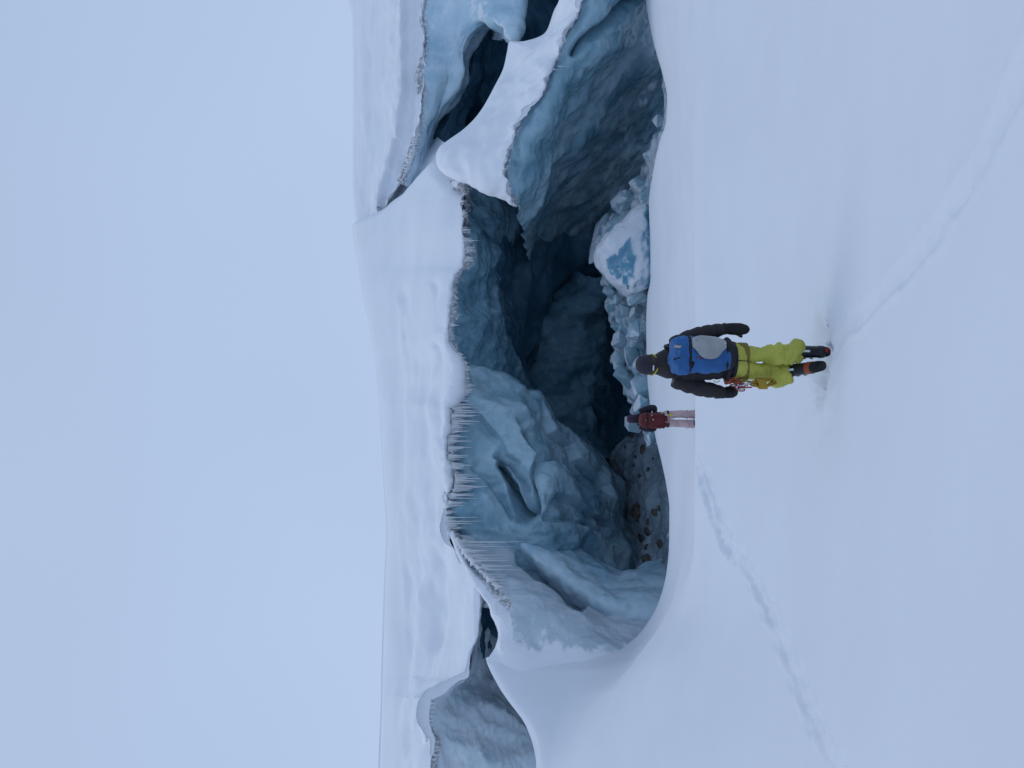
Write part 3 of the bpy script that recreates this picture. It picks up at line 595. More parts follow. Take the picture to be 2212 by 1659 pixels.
# pale ice rib that runs down to the lip
ctr = [(1098, 1150, 27.2), (1125, 1172, 26.9), (1165, 1208, 26.4), (1205, 1236, 25.9), (1250, 1270, 25.3), (1295, 1300, 24.7), (1345, 1322, 24.2), (1420, 1340, 23.8)]
wid = [(0, 8), (.15, 24), (.4, 30), (.7, 34), (1, 60)]
cc = curve(ctr, 200); tg = np.gradient(cc[:, :2], axis=0); tg /= np.linalg.norm(tg, axis=1, keepdims=True)
nn = np.stack([tg[:, 1], -tg[:, 0]], -1); wv = np.interp(np.linspace(0, 1, 200), *zip(*wid))
rr = []
for off, dd in ((-1.25, 2.6), (-1.05, 1.0), (-.8, .35), (-.35, .02), (.1, 0), (.6, .25), (1.1, .75), (1.7, 1.5), (2.4, 2.6)):
    rr.append(W(cc[:, 0] + nn[:, 0] * wv * off, cc[:, 1] + nn[:, 1] * wv * off, cc[:, 2] + dd * (0.35 + 0.65 * wv / 34)))
if proj(rr[0][100:101])[1][0] < proj(rr[-1][100:101])[1][0]: pass
P = cmr(np.linspace(0, 1, len(rr)), np.stack(rr), np.linspace(0, 1, 90), .45)
P = disp(P, 0.12 * fbm(P * np.array([1, 1, 1]), 3, 181) + 0.05 * (worley(P * 1.4, 183) - .4))
sheet('ice_rib', P, M_icepale, None, {'firn': zeros(P), 'snow': zeros(P) - .22}, label='smooth pale ice rib running diagonally down beside the snow bank', category='ice rib')
# flank of the left mound: snow plastered on ice
P = loft([[(1080, 1424, 24.8), (1100, 1370, 25.2), (1080, 1320, 25.8), (1060, 1281, 26.3), (1030, 1240, 26.6), (1000, 1195, 27), (985, 1150, 27.4)],
          [(1050, 1427, 22.95), (1068, 1396, 23.2), (1076, 1370, 23.5), (1064, 1325, 24.0), (1040, 1281, 24.5), (1012, 1240, 25.1), (987, 1195, 25.9), (972, 1150, 26.6)],
          [(1068, 1440, 22.7), (1080, 1400, 22.85), (1084, 1375, 23.0), (1074, 1335, 23.5), (1050, 1285, 24.2), (1022, 1243, 24.8), (995, 1197, 25.6), (978, 1150, 26.4)],
          [(1130, 1465, 21.9), (1125, 1385, 22.6), (1110, 1325, 23.3), (1088, 1288, 24), (1055, 1252, 24.8), (1020, 1215, 25.6), (995, 1160, 26.6)],
          [(1210, 1470, 21.5), (1195, 1395, 22.3), (1182, 1335, 23.1), (1167, 1285, 24.2), (1142, 1250, 25.2), (1110, 1210, 26.4), (1090, 1170, 27.6)],
          [(1290, 1465, 21.3), (1275, 1400, 22.0), (1260, 1350, 22.8), (1240, 1312, 24), (1212, 1282, 25.6), (1190, 1245, 27), (1180, 1200, 28)],
          [(1370, 1440, 21.6), (1358, 1400, 22.2), (1335, 1365, 22.9), (1312, 1338, 23.9), (1285, 1318, 25.2), (1265, 1290, 27), (1260, 1240, 28.5)],
          [(1450, 1430, 22.6), (1450, 1395, 23), (1440, 1360, 23.6), (1420, 1340, 24.4), (1390, 1320, 25.6), (1350, 1300, 27.4), (1340, 1260, 29)]], 280, 260)
hx, hyy = proj(P)
snowy = sstep(-40, 75, (hyy - 1300) * 0.9 + (1165 - hx) * 0.10 - 18) * 0.75 - 0.35 + 0.6 * sstep(1385, 1425, hyy) + 0.6 * (1 - sstep(1072, 1100, hx)) * sstep(1285, 1330, hyy)
top = 1 - sstep(0, 40, hx - np.interp(hyy, [1150, 1195, 1240, 1281, 1325], [972, 988, 1014, 1044, 1068]))
snowy = np.maximum(snowy, 1.2 * (1 - sstep(2, 14, hx - np.interp(hyy, [1150, 1195, 1240, 1281, 1300, 1325, 1345], [978, 993, 1020, 1050, 1068, 1095, 1100]))) - .3)
firn = np.clip(1 - np.abs(hx - np.interp(hyy, [1150, 1195, 1240, 1281, 1325], [985, 1003, 1040, 1075, 1110])) / 26, 0, 1) * (1 - sstep(1300, 1340, hyy))
d = ice_disp(P, 0.42, 0.5, 191, (1, 1, .8), 0.14, 0.02) * (1 - 0.75 * sstep(1380, 1430, hyy))
d += 0.05 * fbm(P * np.array([1.4, 1.4, .9]), 3, 193) * (1 - sstep(1400, 1430, hyy))
gs, _, gt = polydist(hx, hyy, [(1112, 1190), (1150, 1222), (1175, 1245), (1205, 1272), (1235, 1302), (1268, 1318)])
d -= 1.6 * np.exp(-(gs / 11)**2) * sstep(0, .15, gt) * (1 - sstep(.85, 1, gt))
P = disp(P, d * sstep(.1, .3, np.linspace(0, 1, 260))[:, None])
FLANK = sheet('ice_flank', P, M_iceflank, None, {'firn': firn, 'snow': snowy}, label='ice flank plastered with rough snow between the ice rib and left snow mound', category='ice wall')
# far left: ice wall behind the mound
P = loft([[(900, 2300, 26), (905, 1659, 26.5), (895, 1550, 27), (920, 1490, 28), (985, 1455, 29.5), (1010, 1400, 31), (1010, 1270, 33)],
          [(915, 2300, 24.3), (931, 1659, 25.0), (918, 1550, 25.6), (950, 1492, 26), (1008, 1462, 26.8), (1025, 1400, 28), (1035, 1270, 29)],
          [(960, 2300, 24.4), (975, 1659, 25.3), (970, 1560, 26), (985, 1500, 27), (1020, 1455, 28.2), (1040, 1400, 29.5), (1048, 1270, 31)],
          [(1040, 2300, 25), (1050, 1659, 26), (1050, 1570, 26.7), (1050, 1510, 27.8), (1055, 1460, 29.3), (1060, 1400, 31), (1065, 1270, 33)],
          [(1120, 2300, 26), (1140, 1659, 26.8), (1135, 1590, 27.6), (1120, 1530, 29), (1110, 1460, 31), (1100, 1400, 33), (1100, 1270, 36)],
          [(1300, 2300, 27), (1300, 1659, 27.8), (1300, 1590, 28.6), (1300, 1530, 30), (1300, 1460, 33), (1300, 1400, 36), (1300, 1270, 40)]], 240, 220)
hx, hyy = proj(P)
d = ice_disp(P, 0.45, 0.5, 201, (1, 1, .8), 0.2, 0.05)
P = disp(P, d * sstep(.15, .3, np.linspace(0, 1, 220))[:, None])
fr = np.clip(1.0 - (hx - np.interp(hyy, lip[:, 1], lip[:, 0]) - 4) / (22 + 8 * perlin(P * .8, 203)), 0, 1) * sstep(1475, 1500, hyy)
M_iceq = ice_mat('frosted_ice', (0.56, 0.69, 0.77), (0.70, 0.79, 0.85), cwhite=(.88, .9, .92), whiteamt=.9)
WALL_Q = sheet('ice_wall', P, M_iceq, None, {'firn': fr, 'snow': zeros(P) + .12}, label='grey blue ice wall at far left behind the pointed snow mound', category='ice wall')

# ------------------------------------------------------------------ debris bank and floor beyond the lip
bank = [[(1470, 60, 24.5), (1470, 250, 23.5), (1440, 420, 24.6), (1440, 600, 24.8), (1430, 760, 25.4), (1430, 880, 25), (1450, 960, 24)],
        [(1440, 90, 25), (1432, 240, 24.6), (1398, 420, 25.4), (1392, 560, 25.6), (1385, 700, 25.8), (1390, 800, 25.8), (1398, 900, 25.2), (1425, 960, 24.4)],
        [(1470, 150, 27), (1420, 300, 27), (1372, 420, 27), (1345, 560, 27), (1345, 700, 27.2), (1355, 800, 27), (1375, 890, 26.6), (1410, 960, 26)],
        [(1500, 170, 28), (1425, 320, 28), (1345, 430, 28), (1295, 500, 28.2), (1290, 570, 28.4), (1308, 650, 28.6), (1318, 720, 28.6), (1332, 800, 28.3), (1358, 870, 27.8), (1395, 960, 27.4)],
        [(1560, 150, 30), (1480, 300, 30), (1400, 430, 30), (1345, 520, 30.5), (1350, 600, 31), (1370, 700, 31), (1390, 800, 31), (1420, 900, 30), (1450, 960, 29.5)],
        [(1700, 150, 31), (1650, 300, 31), (1600, 430, 32), (1600, 600, 32.5), (1600, 800, 32.5), (1600, 900, 32), (1600, 960, 31)]]
P = loft(bank, 260, 180)
P = disp(P, (ice_disp(P, 0.35, 0.8, 211, (1, 1, 1), 0.3, 0.05) + 0.12 * (worley(P * 2.2, 213) - .5)) * sstep(0, .1, np.linspace(0, 1, 180))[:, None])
BANK = P.copy()
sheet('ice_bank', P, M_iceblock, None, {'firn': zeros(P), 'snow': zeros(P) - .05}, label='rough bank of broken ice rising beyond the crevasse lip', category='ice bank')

P = loft([[(1620, 880, 23), (1620, 1100, 22.6), (1620, 1300, 23.4), (1600, 1420, 24.4)],
          [(1465, 880, 26.4), (1475, 1000, 25.6), (1480, 1100, 25.2), (1470, 1220, 25.6), (1445, 1320, 26), (1420, 1400, 26.4)],
          [(1430, 890, 28.6), (1438, 1000, 28), (1440, 1100, 27.8), (1428, 1200, 27.8), (1410, 1300, 27.8), (1395, 1390, 27.8)],
          [(1412, 915, 30.6), (1400, 1000, 30.6), (1398, 1100, 30.4), (1395, 1200, 30), (1385, 1300, 29.6), (1375, 1390, 29)],
          [(1400, 925, 32.6), (1370, 985, 33), (1372, 1080, 33), (1378, 1200, 32.2), (1372, 1300, 31.4), (1365, 1390, 31)],
          [(1400, 925, 36), (1325, 985, 37), (1330, 1080, 37), (1345, 1200, 36), (1345, 1300, 35), (1345, 1390, 34)]], 220, 170)
FLOOR = disp(P, ice_disp(P, 0.45, 0.8, 221, (1, 1, 1), 0.16, 0.04))
M_floor = ice_mat('shade_darkened_floor_ice', (0.16, 0.22, 0.27), (0.30, 0.37, 0.42), cwhite=(.5, .56, .6), snow_lo=1.0, snow_hi=1.35, whiteamt=.5)  # floor base colour darkened in place of shade under the overhang
sheet('cave_floor', FLOOR, M_floor, None, {'firn': zeros(P), 'snow': zeros(P) - .05}, kind='structure')

def surf_at(S, x, y):
    sx, sy = proj(S); k = np.argmin((sx - x)**2 + (sy - y)**2); return S.reshape(-1, 3)[k]

# ------------------------------------------------------------------ ice blocks, boulder and stones
def hull_mesh(name, rnd, n=15, bevel=0.022, power=0.35):
    bm = bmesh.new()
    for k in range(n):
        v = Vector([rnd.uniform(-1, 1) for _ in range(3)])
        m = max(abs(c) for c in v); v = (v / m) * .62 + v.normalized() * .38; v *= rnd.uniform(.68, 1)
        bm.verts.new(v * 0.5)
    r = bmesh.ops.convex_hull(bm, input=bm.verts)
    bmesh.ops.delete(bm, geom=[g for g in r['geom_interior'] if isinstance(g, bmesh.types.BMVert)], context='VERTS')
    bmesh.ops.dissolve_limit(bm, angle_limit=R(14), verts=bm.verts, edges=bm.edges)
    bmesh.ops.bevel(bm, geom=list(bm.edges), offset=bevel, segments=1, affect='EDGES')
    me = bpy.data.meshes.new(name); bm.to_mesh(me); bm.free(); return me
rb = random.Random(4)
BLK = [hull_mesh('ice_block', rb) for _ in range(7)]
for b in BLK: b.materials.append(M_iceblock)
def block(i, x, y, sx, sy, d, label, tilt=0, depth=None, group=None):
    me = BLK[i % 7]
    o = bpy.data.objects.new('ice_block', me); COL.objects.link(o)
    p = W(x, y, d); s_ = d / F
    o.location = p; o.scale = (sy * s_ * 1.15, (depth or (sx + sy) * .55) * s_, sx * s_ * 1.15)
    o.rotation_euler = (rb.uniform(-.6, .6), R(tilt) + rb.uniform(-.3, .3), rb.uniform(-1.2, 1.2))
    o['label'] = label; o['category'] = 'ice block'
    if group: o['group'] = group
    return o
block(0, 1377, 714, 36, 48, 25.2, 'snow-topped angular ice block with a blue lower face near the right climber', 8)
block(1, 1338, 706, 34, 30, 27.6, 'pale ice chunk on the crest of the rubble bank', 20)
block(2, 1340, 738, 34, 40, 27.4, 'grey blue ice chunk below the crest of the rubble bank')
block(3, 1340, 778, 38, 44, 27.2, 'long rounded ice slab along the rim above the black pit', -12)
block(4, 1352, 815, 34, 74, 26.8, 'long tilted ice slab leading down the rubble bank to the black pit', -32)
block(5, 1386, 838, 38, 66, 24.7, 'low snow-dusted ice slab just behind the crevasse lip', -20)
block(6, 1366, 772, 34, 44, 25.6, 'blue green ice chunk behind the head of the climber in yellow trousers')
block(0, 1383, 790, 30, 40, 25.0, 'small pale ice block beside the beanie of the nearer climber', 12)
block(1, 1370, 912, 46, 44, 25.8, 'rounded pale blue ice block behind the head of the far climber', 10)
block(2, 1410, 945, 28, 34, 24.0, 'crumbly pale ice lump at the lip left of the far climber')
block(3, 1302, 528, 54, 120, 29.6, 'dark teal ice slab behind the big snowy boulder', 4)
block(4, 1334, 648, 22, 30, 27.0, 'small grey ice block left of the big snowy boulder')
block(5, 1372, 643, 42, 40, 25.3, 'speckled snow-capped ice block leaning against the big boulder', -30)
block(6, 1374, 676, 24, 30, 25.5, 'deep blue ice block between the speckled block and the angular block')
block(2, 1352, 672, 26, 34, 26.6, 'grey ice block at mid height of the rubble bank')
block(1, 1316, 610, 26, 46, 27.6, 'pale ice wedge sticking out below the left end of the boulder', -20)
block(0, 1388, 872, 30, 44, 24.4, 'smooth snow-dusted ice lump right of the far climber')
block(5, 1392, 400, 60, 80, 26.6, 'grey green sloping ice slab right of the big boulder', 30)
block(3, 1352, 432, 50, 70, 27.4, 'dim ice slab dropping into the dark gap by the boulder', 38)
block(4, 1428, 262, 40, 26, 25.2, 'grey ice stump at the dark gap under the buttress', 0)
for k in range(18):
    yy = rb.uniform(620, 960); ridge = np.interp(yy, [600, 650, 720, 800, 870, 960], [1296, 1310, 1320, 1335, 1360, 1402]); xx = rb.uniform(ridge + 4, 1400 if yy < 900 else 1425)
    dd = np.interp(xx, [ridge, 1400], [28.2, 25.0]); sz = rb.choice([5, 6, 8, 11, 15, 22]) * rb.uniform(.85, 1.2)
    block(k, xx, yy, sz, sz * rb.uniform(.9, 1.6), dd, 'small broken ice chunk in the rubble bank beyond the crevasse lip', rb.uniform(-40, 40), None, 'small ice rubble')
# boulder: traced outline, swollen in depth
OUT = [(1288, 553), (1293, 533), (1301, 519), (1312, 505), (1323, 497), (1341, 487), (1352, 470), (1361, 457), (1376, 449), (1392, 448), (1403, 470), (1409, 503), (1414, 557), (1412, 612), (1385, 630), (1359, 638), (1345, 627), (1331, 614), (1309, 592), (1294, 573)]
bc = np.array([1353, 550]); db = 25.1
ang = np.array([math.atan2(x - bc[0], y - bc[1]) for x, y in OUT]); rad = np.array([math.hypot(x - bc[0], y - bc[1]) for x, y in OUT])
o_i = np.argsort(ang); ang, rad = ang[o_i], rad[o_i]
bm = bmesh.new(); bmesh.ops.create_icosphere(bm, subdivisions=6, radius=1)
V = np.array([v.co for v in bm.verts])
th = np.arctan2(-V[:, 2], -V[:, 0])          # picture angle: x down, y leftwards
rr_ = np.interp(th, ang, rad, period=2 * math.pi) * db / F
rho = np.hypot(V[:, 0], V[:, 2]) + 1e-6; cap_ = rho ** .55
Vn = np.stack([V[:, 0] / rho * cap_ * rr_, np.sign(V[:, 1]) * np.abs(V[:, 1]) ** .8 * 1.0, V[:, 2] / rho * cap_ * rr_], -1)
nn3 = V / np.linalg.norm(V, axis=1, keepdims=True)
Vn += nn3 * (0.14 * fbm(Vn * 1.1, 3, 301) - 0.12 * worley(Vn * 1.3, 305) + .07 + 0.05 * ridged(Vn * 1.6, 2, 303) - 0.04 + .02 * fbm(Vn * 5, 2, 307))[:, None]
cw = W(bc[0], bc[1], db); Pw = Vn + cw; bx_, by_ = proj(Pw)
win = np.array([(1310, 560), (1322, 553), (1338, 548), (1352, 528), (1360, 520), (1366, 540), (1384, 550), (1378, 575), (1375, 600), (1360, 628), (1340, 612), (1322, 598), (1312, 580)])
inside = np.zeros(len(bx_), bool)
for k in range(len(win)):
    (x1, y1), (x2, y2) = win[k], win[(k + 1) % len(win)]
    c_ = ((y1 > by_) != (y2 > by_)) & (bx_ < (x2 - x1) * (by_ - y1) / (y2 - y1 + 1e-9) + x1); inside ^= c_
bd = polydist(bx_, by_, [tuple(w) for w in win] + [tuple(win[0])])[0]
isd = np.where(inside, bd, -bd) * (V[:, 1] < .2) - 40 * (V[:, 1] >= .2) + 6 * fbm(Vn * 2.6, 4, 311)
for v, c_ in zip(bm.verts, Vn - nn3 * (0.26 * sstep(-2, 8, isd))[:, None]): v.co = c_
me = bpy.data.meshes.new('ice_boulder'); bm.to_mesh(me); bm.free(); me.shade_smooth()
vattr(me, 'snow', .75 - 1.15 * sstep(-6, 8, isd)); vattr(me, 'firn', np.zeros(len(V)))
M_boulder = ice_mat('boulder_ice', (0.10, 0.28, 0.40), (0.17, 0.36, 0.48), cwhite=(.75, .8, .84), snow_lo=.2, snow_hi=.75, scale=2.0, whiteamt=.95, snowc=(.58, .62, .67), sn=.45)  # snow on the boulder greyed in its colour to stand for pit shade
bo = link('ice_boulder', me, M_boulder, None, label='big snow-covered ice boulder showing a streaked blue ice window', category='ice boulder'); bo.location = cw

def stone_mesh(seed):
    bm = bmesh.new(); bmesh.ops.create_icosphere(bm, subdivisions=3, radius=.5)
    V = np.array([v.co for v in bm.verts]); n3 = V * 2
    V = V + n3 * (0.22 * fbm(V * 2 + seed, 2, 400 + seed) + 0.05 * fbm(V * 6 + seed, 2, 410))[:, None]
    V = np.sign(V) * np.minimum(np.abs(V), .36 + .14 * (perlin(V * 2.3 + seed, 430)[:, None] + .5))
    for v, c_ in zip(bm.verts, V): v.co = c_
    me = bpy.data.meshes.new('stone'); bm.to_mesh(me); bm.free(); me.materials.append(M_rock); me.shade_smooth(); return me
STN = [stone_mesh(k) for k in range(5)]
for k, (x, y, sx, sy, lb) in enumerate([
    (1389, 973, 18, 28, 'dark pointed stone left of the far climber on the cave floor'), (1371, 987, 9, 11, 'small dark stone above the dark pointed stone'),
    (1370, 1003, 12, 9, 'small flat dark stone at the back of the cave floor'), (1382, 1027, 11, 11, 'small round brown stone alone in the middle of the floor'),
    (1410, 990, 7, 7, 'tiny dark stone close to the crevasse lip'), (1397, 1012, 9, 13, 'small dark stone half frozen into the cave floor'),
    (1380, 1106, 34, 50, 'large brown rock mass below the folded ice wall'), (1412, 1106, 17, 21, 'tan stone in front of the large brown rock'),
    (1424, 1098, 11, 17, 'light tan upright stone next to the lip'), (1401, 1128, 12, 17, 'brown stone left of the large brown rock'),
    (1399, 1148, 16, 24, 'brown slab between the dark stone and the large rock'), (1385, 1163, 14, 24, 'blackish stone under the foot of the ice wall'),
    (1397, 1182, 13, 17, 'dark brown stone above the lone brown boulder'), (1399, 1210, 28, 32, 'lone brown boulder farthest left on the cave floor'),
    (1427, 1176, 14, 26, 'dark stone with snow on it nearest the lip'), (1366, 940, 16, 18, 'dark rock beside the pale block behind the far climber')]):
    p = surf_at(FLOOR, x, y)
    if abs(proj(p)[0] - x) > 8: p = W(x, y, 31)
    s_ = p[1] / F; o = bpy.data.objects.new('stone', STN[k % 5]); COL.objects.link(o)
    o.location = p; o.scale = (sy * s_ * .85, (sx + sy) * .45 * s_, sx * s_ * .85); o.rotation_euler = (rb.uniform(-.4, .4), rb.uniform(-.5, .5), rb.uniform(0, 6))
    o['label'] = lb; o['category'] = 'stone'

# ------------------------------------------------------------------ icicles along the edges (parts of the ice they hang from)
def icicle_mesh(seed):
    r = random.Random(seed); n = 7; rings = [(0, 1.0), (.10, .85), (.28, .55 * r.uniform(.8, 1.15)), (.5, .34), (.75, .2 * r.uniform(.7, 1.2)), (.94, .10)]
    vs, fs = [], []; bx = r.uniform(-.25, .25); by = r.uniform(-.2, .2)
    for t, q in rings:
        for k in range(n):
            a = 2 * math.pi * k / n; w_ = q * (1 + r.uniform(-.15, .15))
            vs.append((math.cos(a) * w_ + bx * t * t, math.sin(a) * w_ + by * t, -t))
    vs.append((bx, by, -1.0))
    for i in range(len(rings) - 1):
        for k in range(n): fs.append((i * n + k, (i + 1) * n + k, (i + 1) * n + (k + 1) % n, i * n + (k + 1) % n))
    b = (len(rings) - 1) * n
    for k in range(n): fs.append((b + k, len(vs) - 1, b + (k + 1) % n))
    me = bpy.data.meshes.new('icicle'); me.from_pydata(vs, [], fs); me.shade_smooth(); me.materials.append(M_icicle); return me
t_i = M_icicle.node_tree; out_ = t_i.nodes['Material Output']; pb_ = t_i.nodes['Principled BSDF']
tb_ = t_i.nodes.new('ShaderNodeBsdfTranslucent'); tb_.inputs[0].default_value = (.88, .91, .94, 1); mx_ = t_i.nodes.new('ShaderNodeMixShader'); mx_.inputs[0].default_value = .45
t_i.links.new(pb_.outputs[0], mx_.inputs[1]); t_i.links.new(tb_.outputs[0], mx_.inputs[2]); t_i.links.new(mx_.outputs[0], out_.inputs[0])
ICI = [icicle_mesh(k) for k in range(8)]
ri = random.Random(9)
def icicle(parent, x, y, d, length, rad):
    """length and rad in view units"""
    o = bpy.data.objects.new('icicle', ICI[ri.randrange(8)]); COL.objects.link(o)
    s_ = d / F; o.parent = parent
    if parent.type == 'EMPTY': o.matrix_parent_inverse = Matrix.Translation(parent.location).inverted()
    o.location = W(x, y, d); o.scale = (rad * 1.3 * s_, rad * 1.1 * s_, length * s_); o.rotation_euler = (ri.uniform(-.03, .03), ri.uniform(-.03, .03), ri.uniform(0, 6))
lux, luy = proj(U); band_ = (tu > 5.5) & (tu < 7.5)
li = np.argmax(lux[band_], axis=0); lsel = np.where(band_)[0][li]
LX = lux[lsel, np.arange(len(YU))]; LD = U[lsel, np.arange(len(YU)), 1]
def lipx(y): return float(np.interp(y, YU, LX)) - 3
def lipd(y): return float(np.interp(y, YU, LD)) - .16
# long fringe over the folded wall: traced tips first
for x, y in [(1054, 891), (1039, 910), (1031, 881), (1033, 886), (1015, 932), (1022, 953), (1022, 966), (1023, 1005), (1042, 1034), (1055, 1049), (1034, 1075), (1032, 1118), (1042, 1127), (1024, 1132), (1036, 899), (1028, 915), (1024, 873), (1010, 943), (1012, 984), (1030, 1038), (1020, 1060), (1026, 1068), (1022, 1092), (1014, 1104), (1018, 848), (1008, 836)]:
    icicle(WALL_J, lipx(y) + 2, y, lipd(y) - .03, x - lipx(y) - 2, 3.0)
def fringe(parent, y0, y1, xf, df, env, gap=(9, 21), dens=2.3, rr=(1.6, 3.4)):
    yc = y0
    while yc < y1:
        h = env(yc) * ri.uniform(.45, 1.15); w_ = ri.uniform(5, 12)
        icicle(parent, xf(yc) + ri.uniform(-3, 1), yc, df(yc) + .02, h * .55 + 6, w_ * .75)          # fused root
        yy = yc - w_
        while yy < yc + w_:
            l_ = h * (1 - abs(yy - yc) / w_ * .8)**1.1 * ri.uniform(.55, 1.1) + 3
            icicle(parent, xf(yy) + ri.uniform(-2, 5), yy, df(yy) + ri.uniform(-.10, .16), l_, ri.uniform(*rr) * ri.choice([.8, 1.1, 1.6]) * (.6 + .5 * l_ / 40))
            yy += ri.uniform(.7, 1.5) * dens
        yc += ri.uniform(*gap)
fringe(WALL_J, 800, 1160, lipx, lipd, lambda y: np.interp(y, [800, 850, 880, 910, 940, 1000, 1040, 1070, 1130, 1160], [14, 28, 52, 52, 42, 40, 52, 50, 48, 34]))
# fringe on the flank
for x, y, x0 in [(1135, 1172, 990), (1118, 1180, 1000), (1095, 1171, 985), (1085, 1176, 985), (1102, 1211, 1030), (1112, 1221, 1040), (1130, 1230, 1045), (1108, 1225, 1040), (1100, 1241, 1052), (1098, 1253, 1062), (1096, 1260, 1070), (1092, 1206, 1025), (1086, 1200, 1020), (1088, 1247, 1058)]:
    icicle(FLANK, x0, y, float(np.interp(y, [1150, 1195, 1240, 1290], [26.3, 25.4, 24.7, 23.85])) - .05, x - x0, 2.4 if y > 1174 else 4.0)
fringe(FLANK, 1170, 1272, lambda y: float(np.interp(y, [1150, 1195, 1240, 1285], [976, 1000, 1042, 1086])), lambda y: float(np.interp(y, [1150, 1195, 1240, 1290], [26.3, 25.4, 24.7, 23.85])) - .2,
       lambda y: np.interp(y, [1166, 1200, 1230, 1275], [60, 46, 50, 14]), (8, 16), 2.6)
# short fringe at the cave rim
fringe(cave, 404, 792, lipx, lambda y: lipd(y) + .02, lambda y: np.interp(y, [400, 470, 510, 560, 600, 640, 700, 760, 790], [10, 18, 32, 32, 16, 14, 20, 20, 24]), (13, 34), 3.6)
# sparse ones elsewhere
for k in range(12):
    yy = 300 + 70 * k / 11; icicle(WALL_R, float(np.interp(yy, [300, 330, 378], [893, 886, 868])) + ri.uniform(-2, 4), yy, float(np.interp(yy, [300, 378], [34.7, 35.6])), ri.uniform(6, 16), 1.6)
for x0, x, y in [(1205, 1232, 143), (1195, 1206, 150), (1190, 1200, 138), (1136, 1150, 236), (1112, 1124, 270), (1096, 1108, 320), (1090, 1102, 365)]:
    icicle(butt, x0, y, 24.4 + (y - 130) / 240 * 1.2, x - x0, 1.2)
for k in range(16):
    yy = 1510 + 140 * k / 15; icicle(WALL_Q, lipx(yy) + ri.uniform(2, 10), yy, lipd(yy) + .15, ri.uniform(6, 16), ri.uniform(1.2, 2.2))

# ------------------------------------------------------------------ people
def cloth(name, col, rough=.75, scale=22, bmp=.25, var=.12, sheen=0.0):
    m, t, b = newmat(name)
    tc_ = nd(t, 'ShaderNodeTexCoord').outputs['Object']
    n1 = noise(t, tc_, scale, 4); n2 = noise(t, tc_, 5, 3)
    c = mixc(t, maprange(t, n2, .35, .65), tuple(k * (1 - var) for k in col), tuple(min(1, k * (1 + var)) for k in col))
    t.links.new(c, b.inputs['Base Color']); b.inputs['Roughness'].default_value = rough
    b.inputs['Specular IOR Level'].default_value = .3
    t.links.new(bump(t, n1, bmp, .01), b.inputs['Normal']); return m
C_black = cloth('black_down', (0.026, 0.022, 0.024)); C_mitt = cloth('black_mitten', (0.008, 0.008, 0.011), .6)
C_lime = cloth('lime_trousers', (0.47, 0.465, 0.085), .8, 14, .35); C_olive = cloth('olive_webbing', (0.20, 0.165, 0.03))
C_blue = cloth('blue_pack', (0.022, 0.105, 0.29), .6, 16, .35); C_grey = cloth('grey_pack_panel', (0.33, 0.34, 0.345), .7, 12, .2)
C_dark = cloth('dark_pack_base', (0.010, 0.011, 0.016), .6); C_beanie = cloth('beanie_knit', (0.035, 0.03, 0.042), .9, 60, .3)
C_camo = cloth('camouflage_band', (0.045, 0.045, 0.028), .8, 30, .2, .5); C_yellow = cloth('yellow_strap', (0.5, 0.42, 0.05), .6)
C_rope = cloth('yellow_rope', (0.36, 0.23, 0.03), .75, 60, .4); C_orange = cloth('orange_plastic', (0.30, 0.065, 0.025), .4, 8, .1)
C_red = cloth('red_plastic', (0.30, 0.025, 0.02), .4, 8, .1); C_white = cloth('white_plastic', (0.7, 0.72, 0.74), .4, 8, .05)
C_tan = cloth('tan_patch', (0.42, 0.38, 0.30)); C_boot = cloth('black_boot', (0.018, 0.02, 0.026), .38, 10, .12); C_sole = cloth('rubber_sole', (0.015, 0.015, 0.016), .7, 30, .4)
C_skin = cloth('skin', (0.5, 0.32, 0.25), .55); C_pink = cloth('pale_pink_trousers', (0.52, 0.37, 0.37), .8, 14, .3); C_maroon = cloth('maroon_pack', (0.105, 0.014, 0.016), .6, 16, .3)
C_navy = cloth('navy_jacket', (0.016, 0.014, 0.024)); C_plum = cloth('plum_beanie', (0.045, 0.024, 0.05), .9, 60, .3); C_strapw = cloth('dark_webbing', (0.02, 0.02, 0.05))
m_, t_, b_ = newmat('metal'); b_.inputs['Metallic'].default_value = 1; b_.inputs['Base Color'].default_value = (.55, .57, .6, 1); b_.inputs['Roughness'].default_value = .35; C_metal = m_

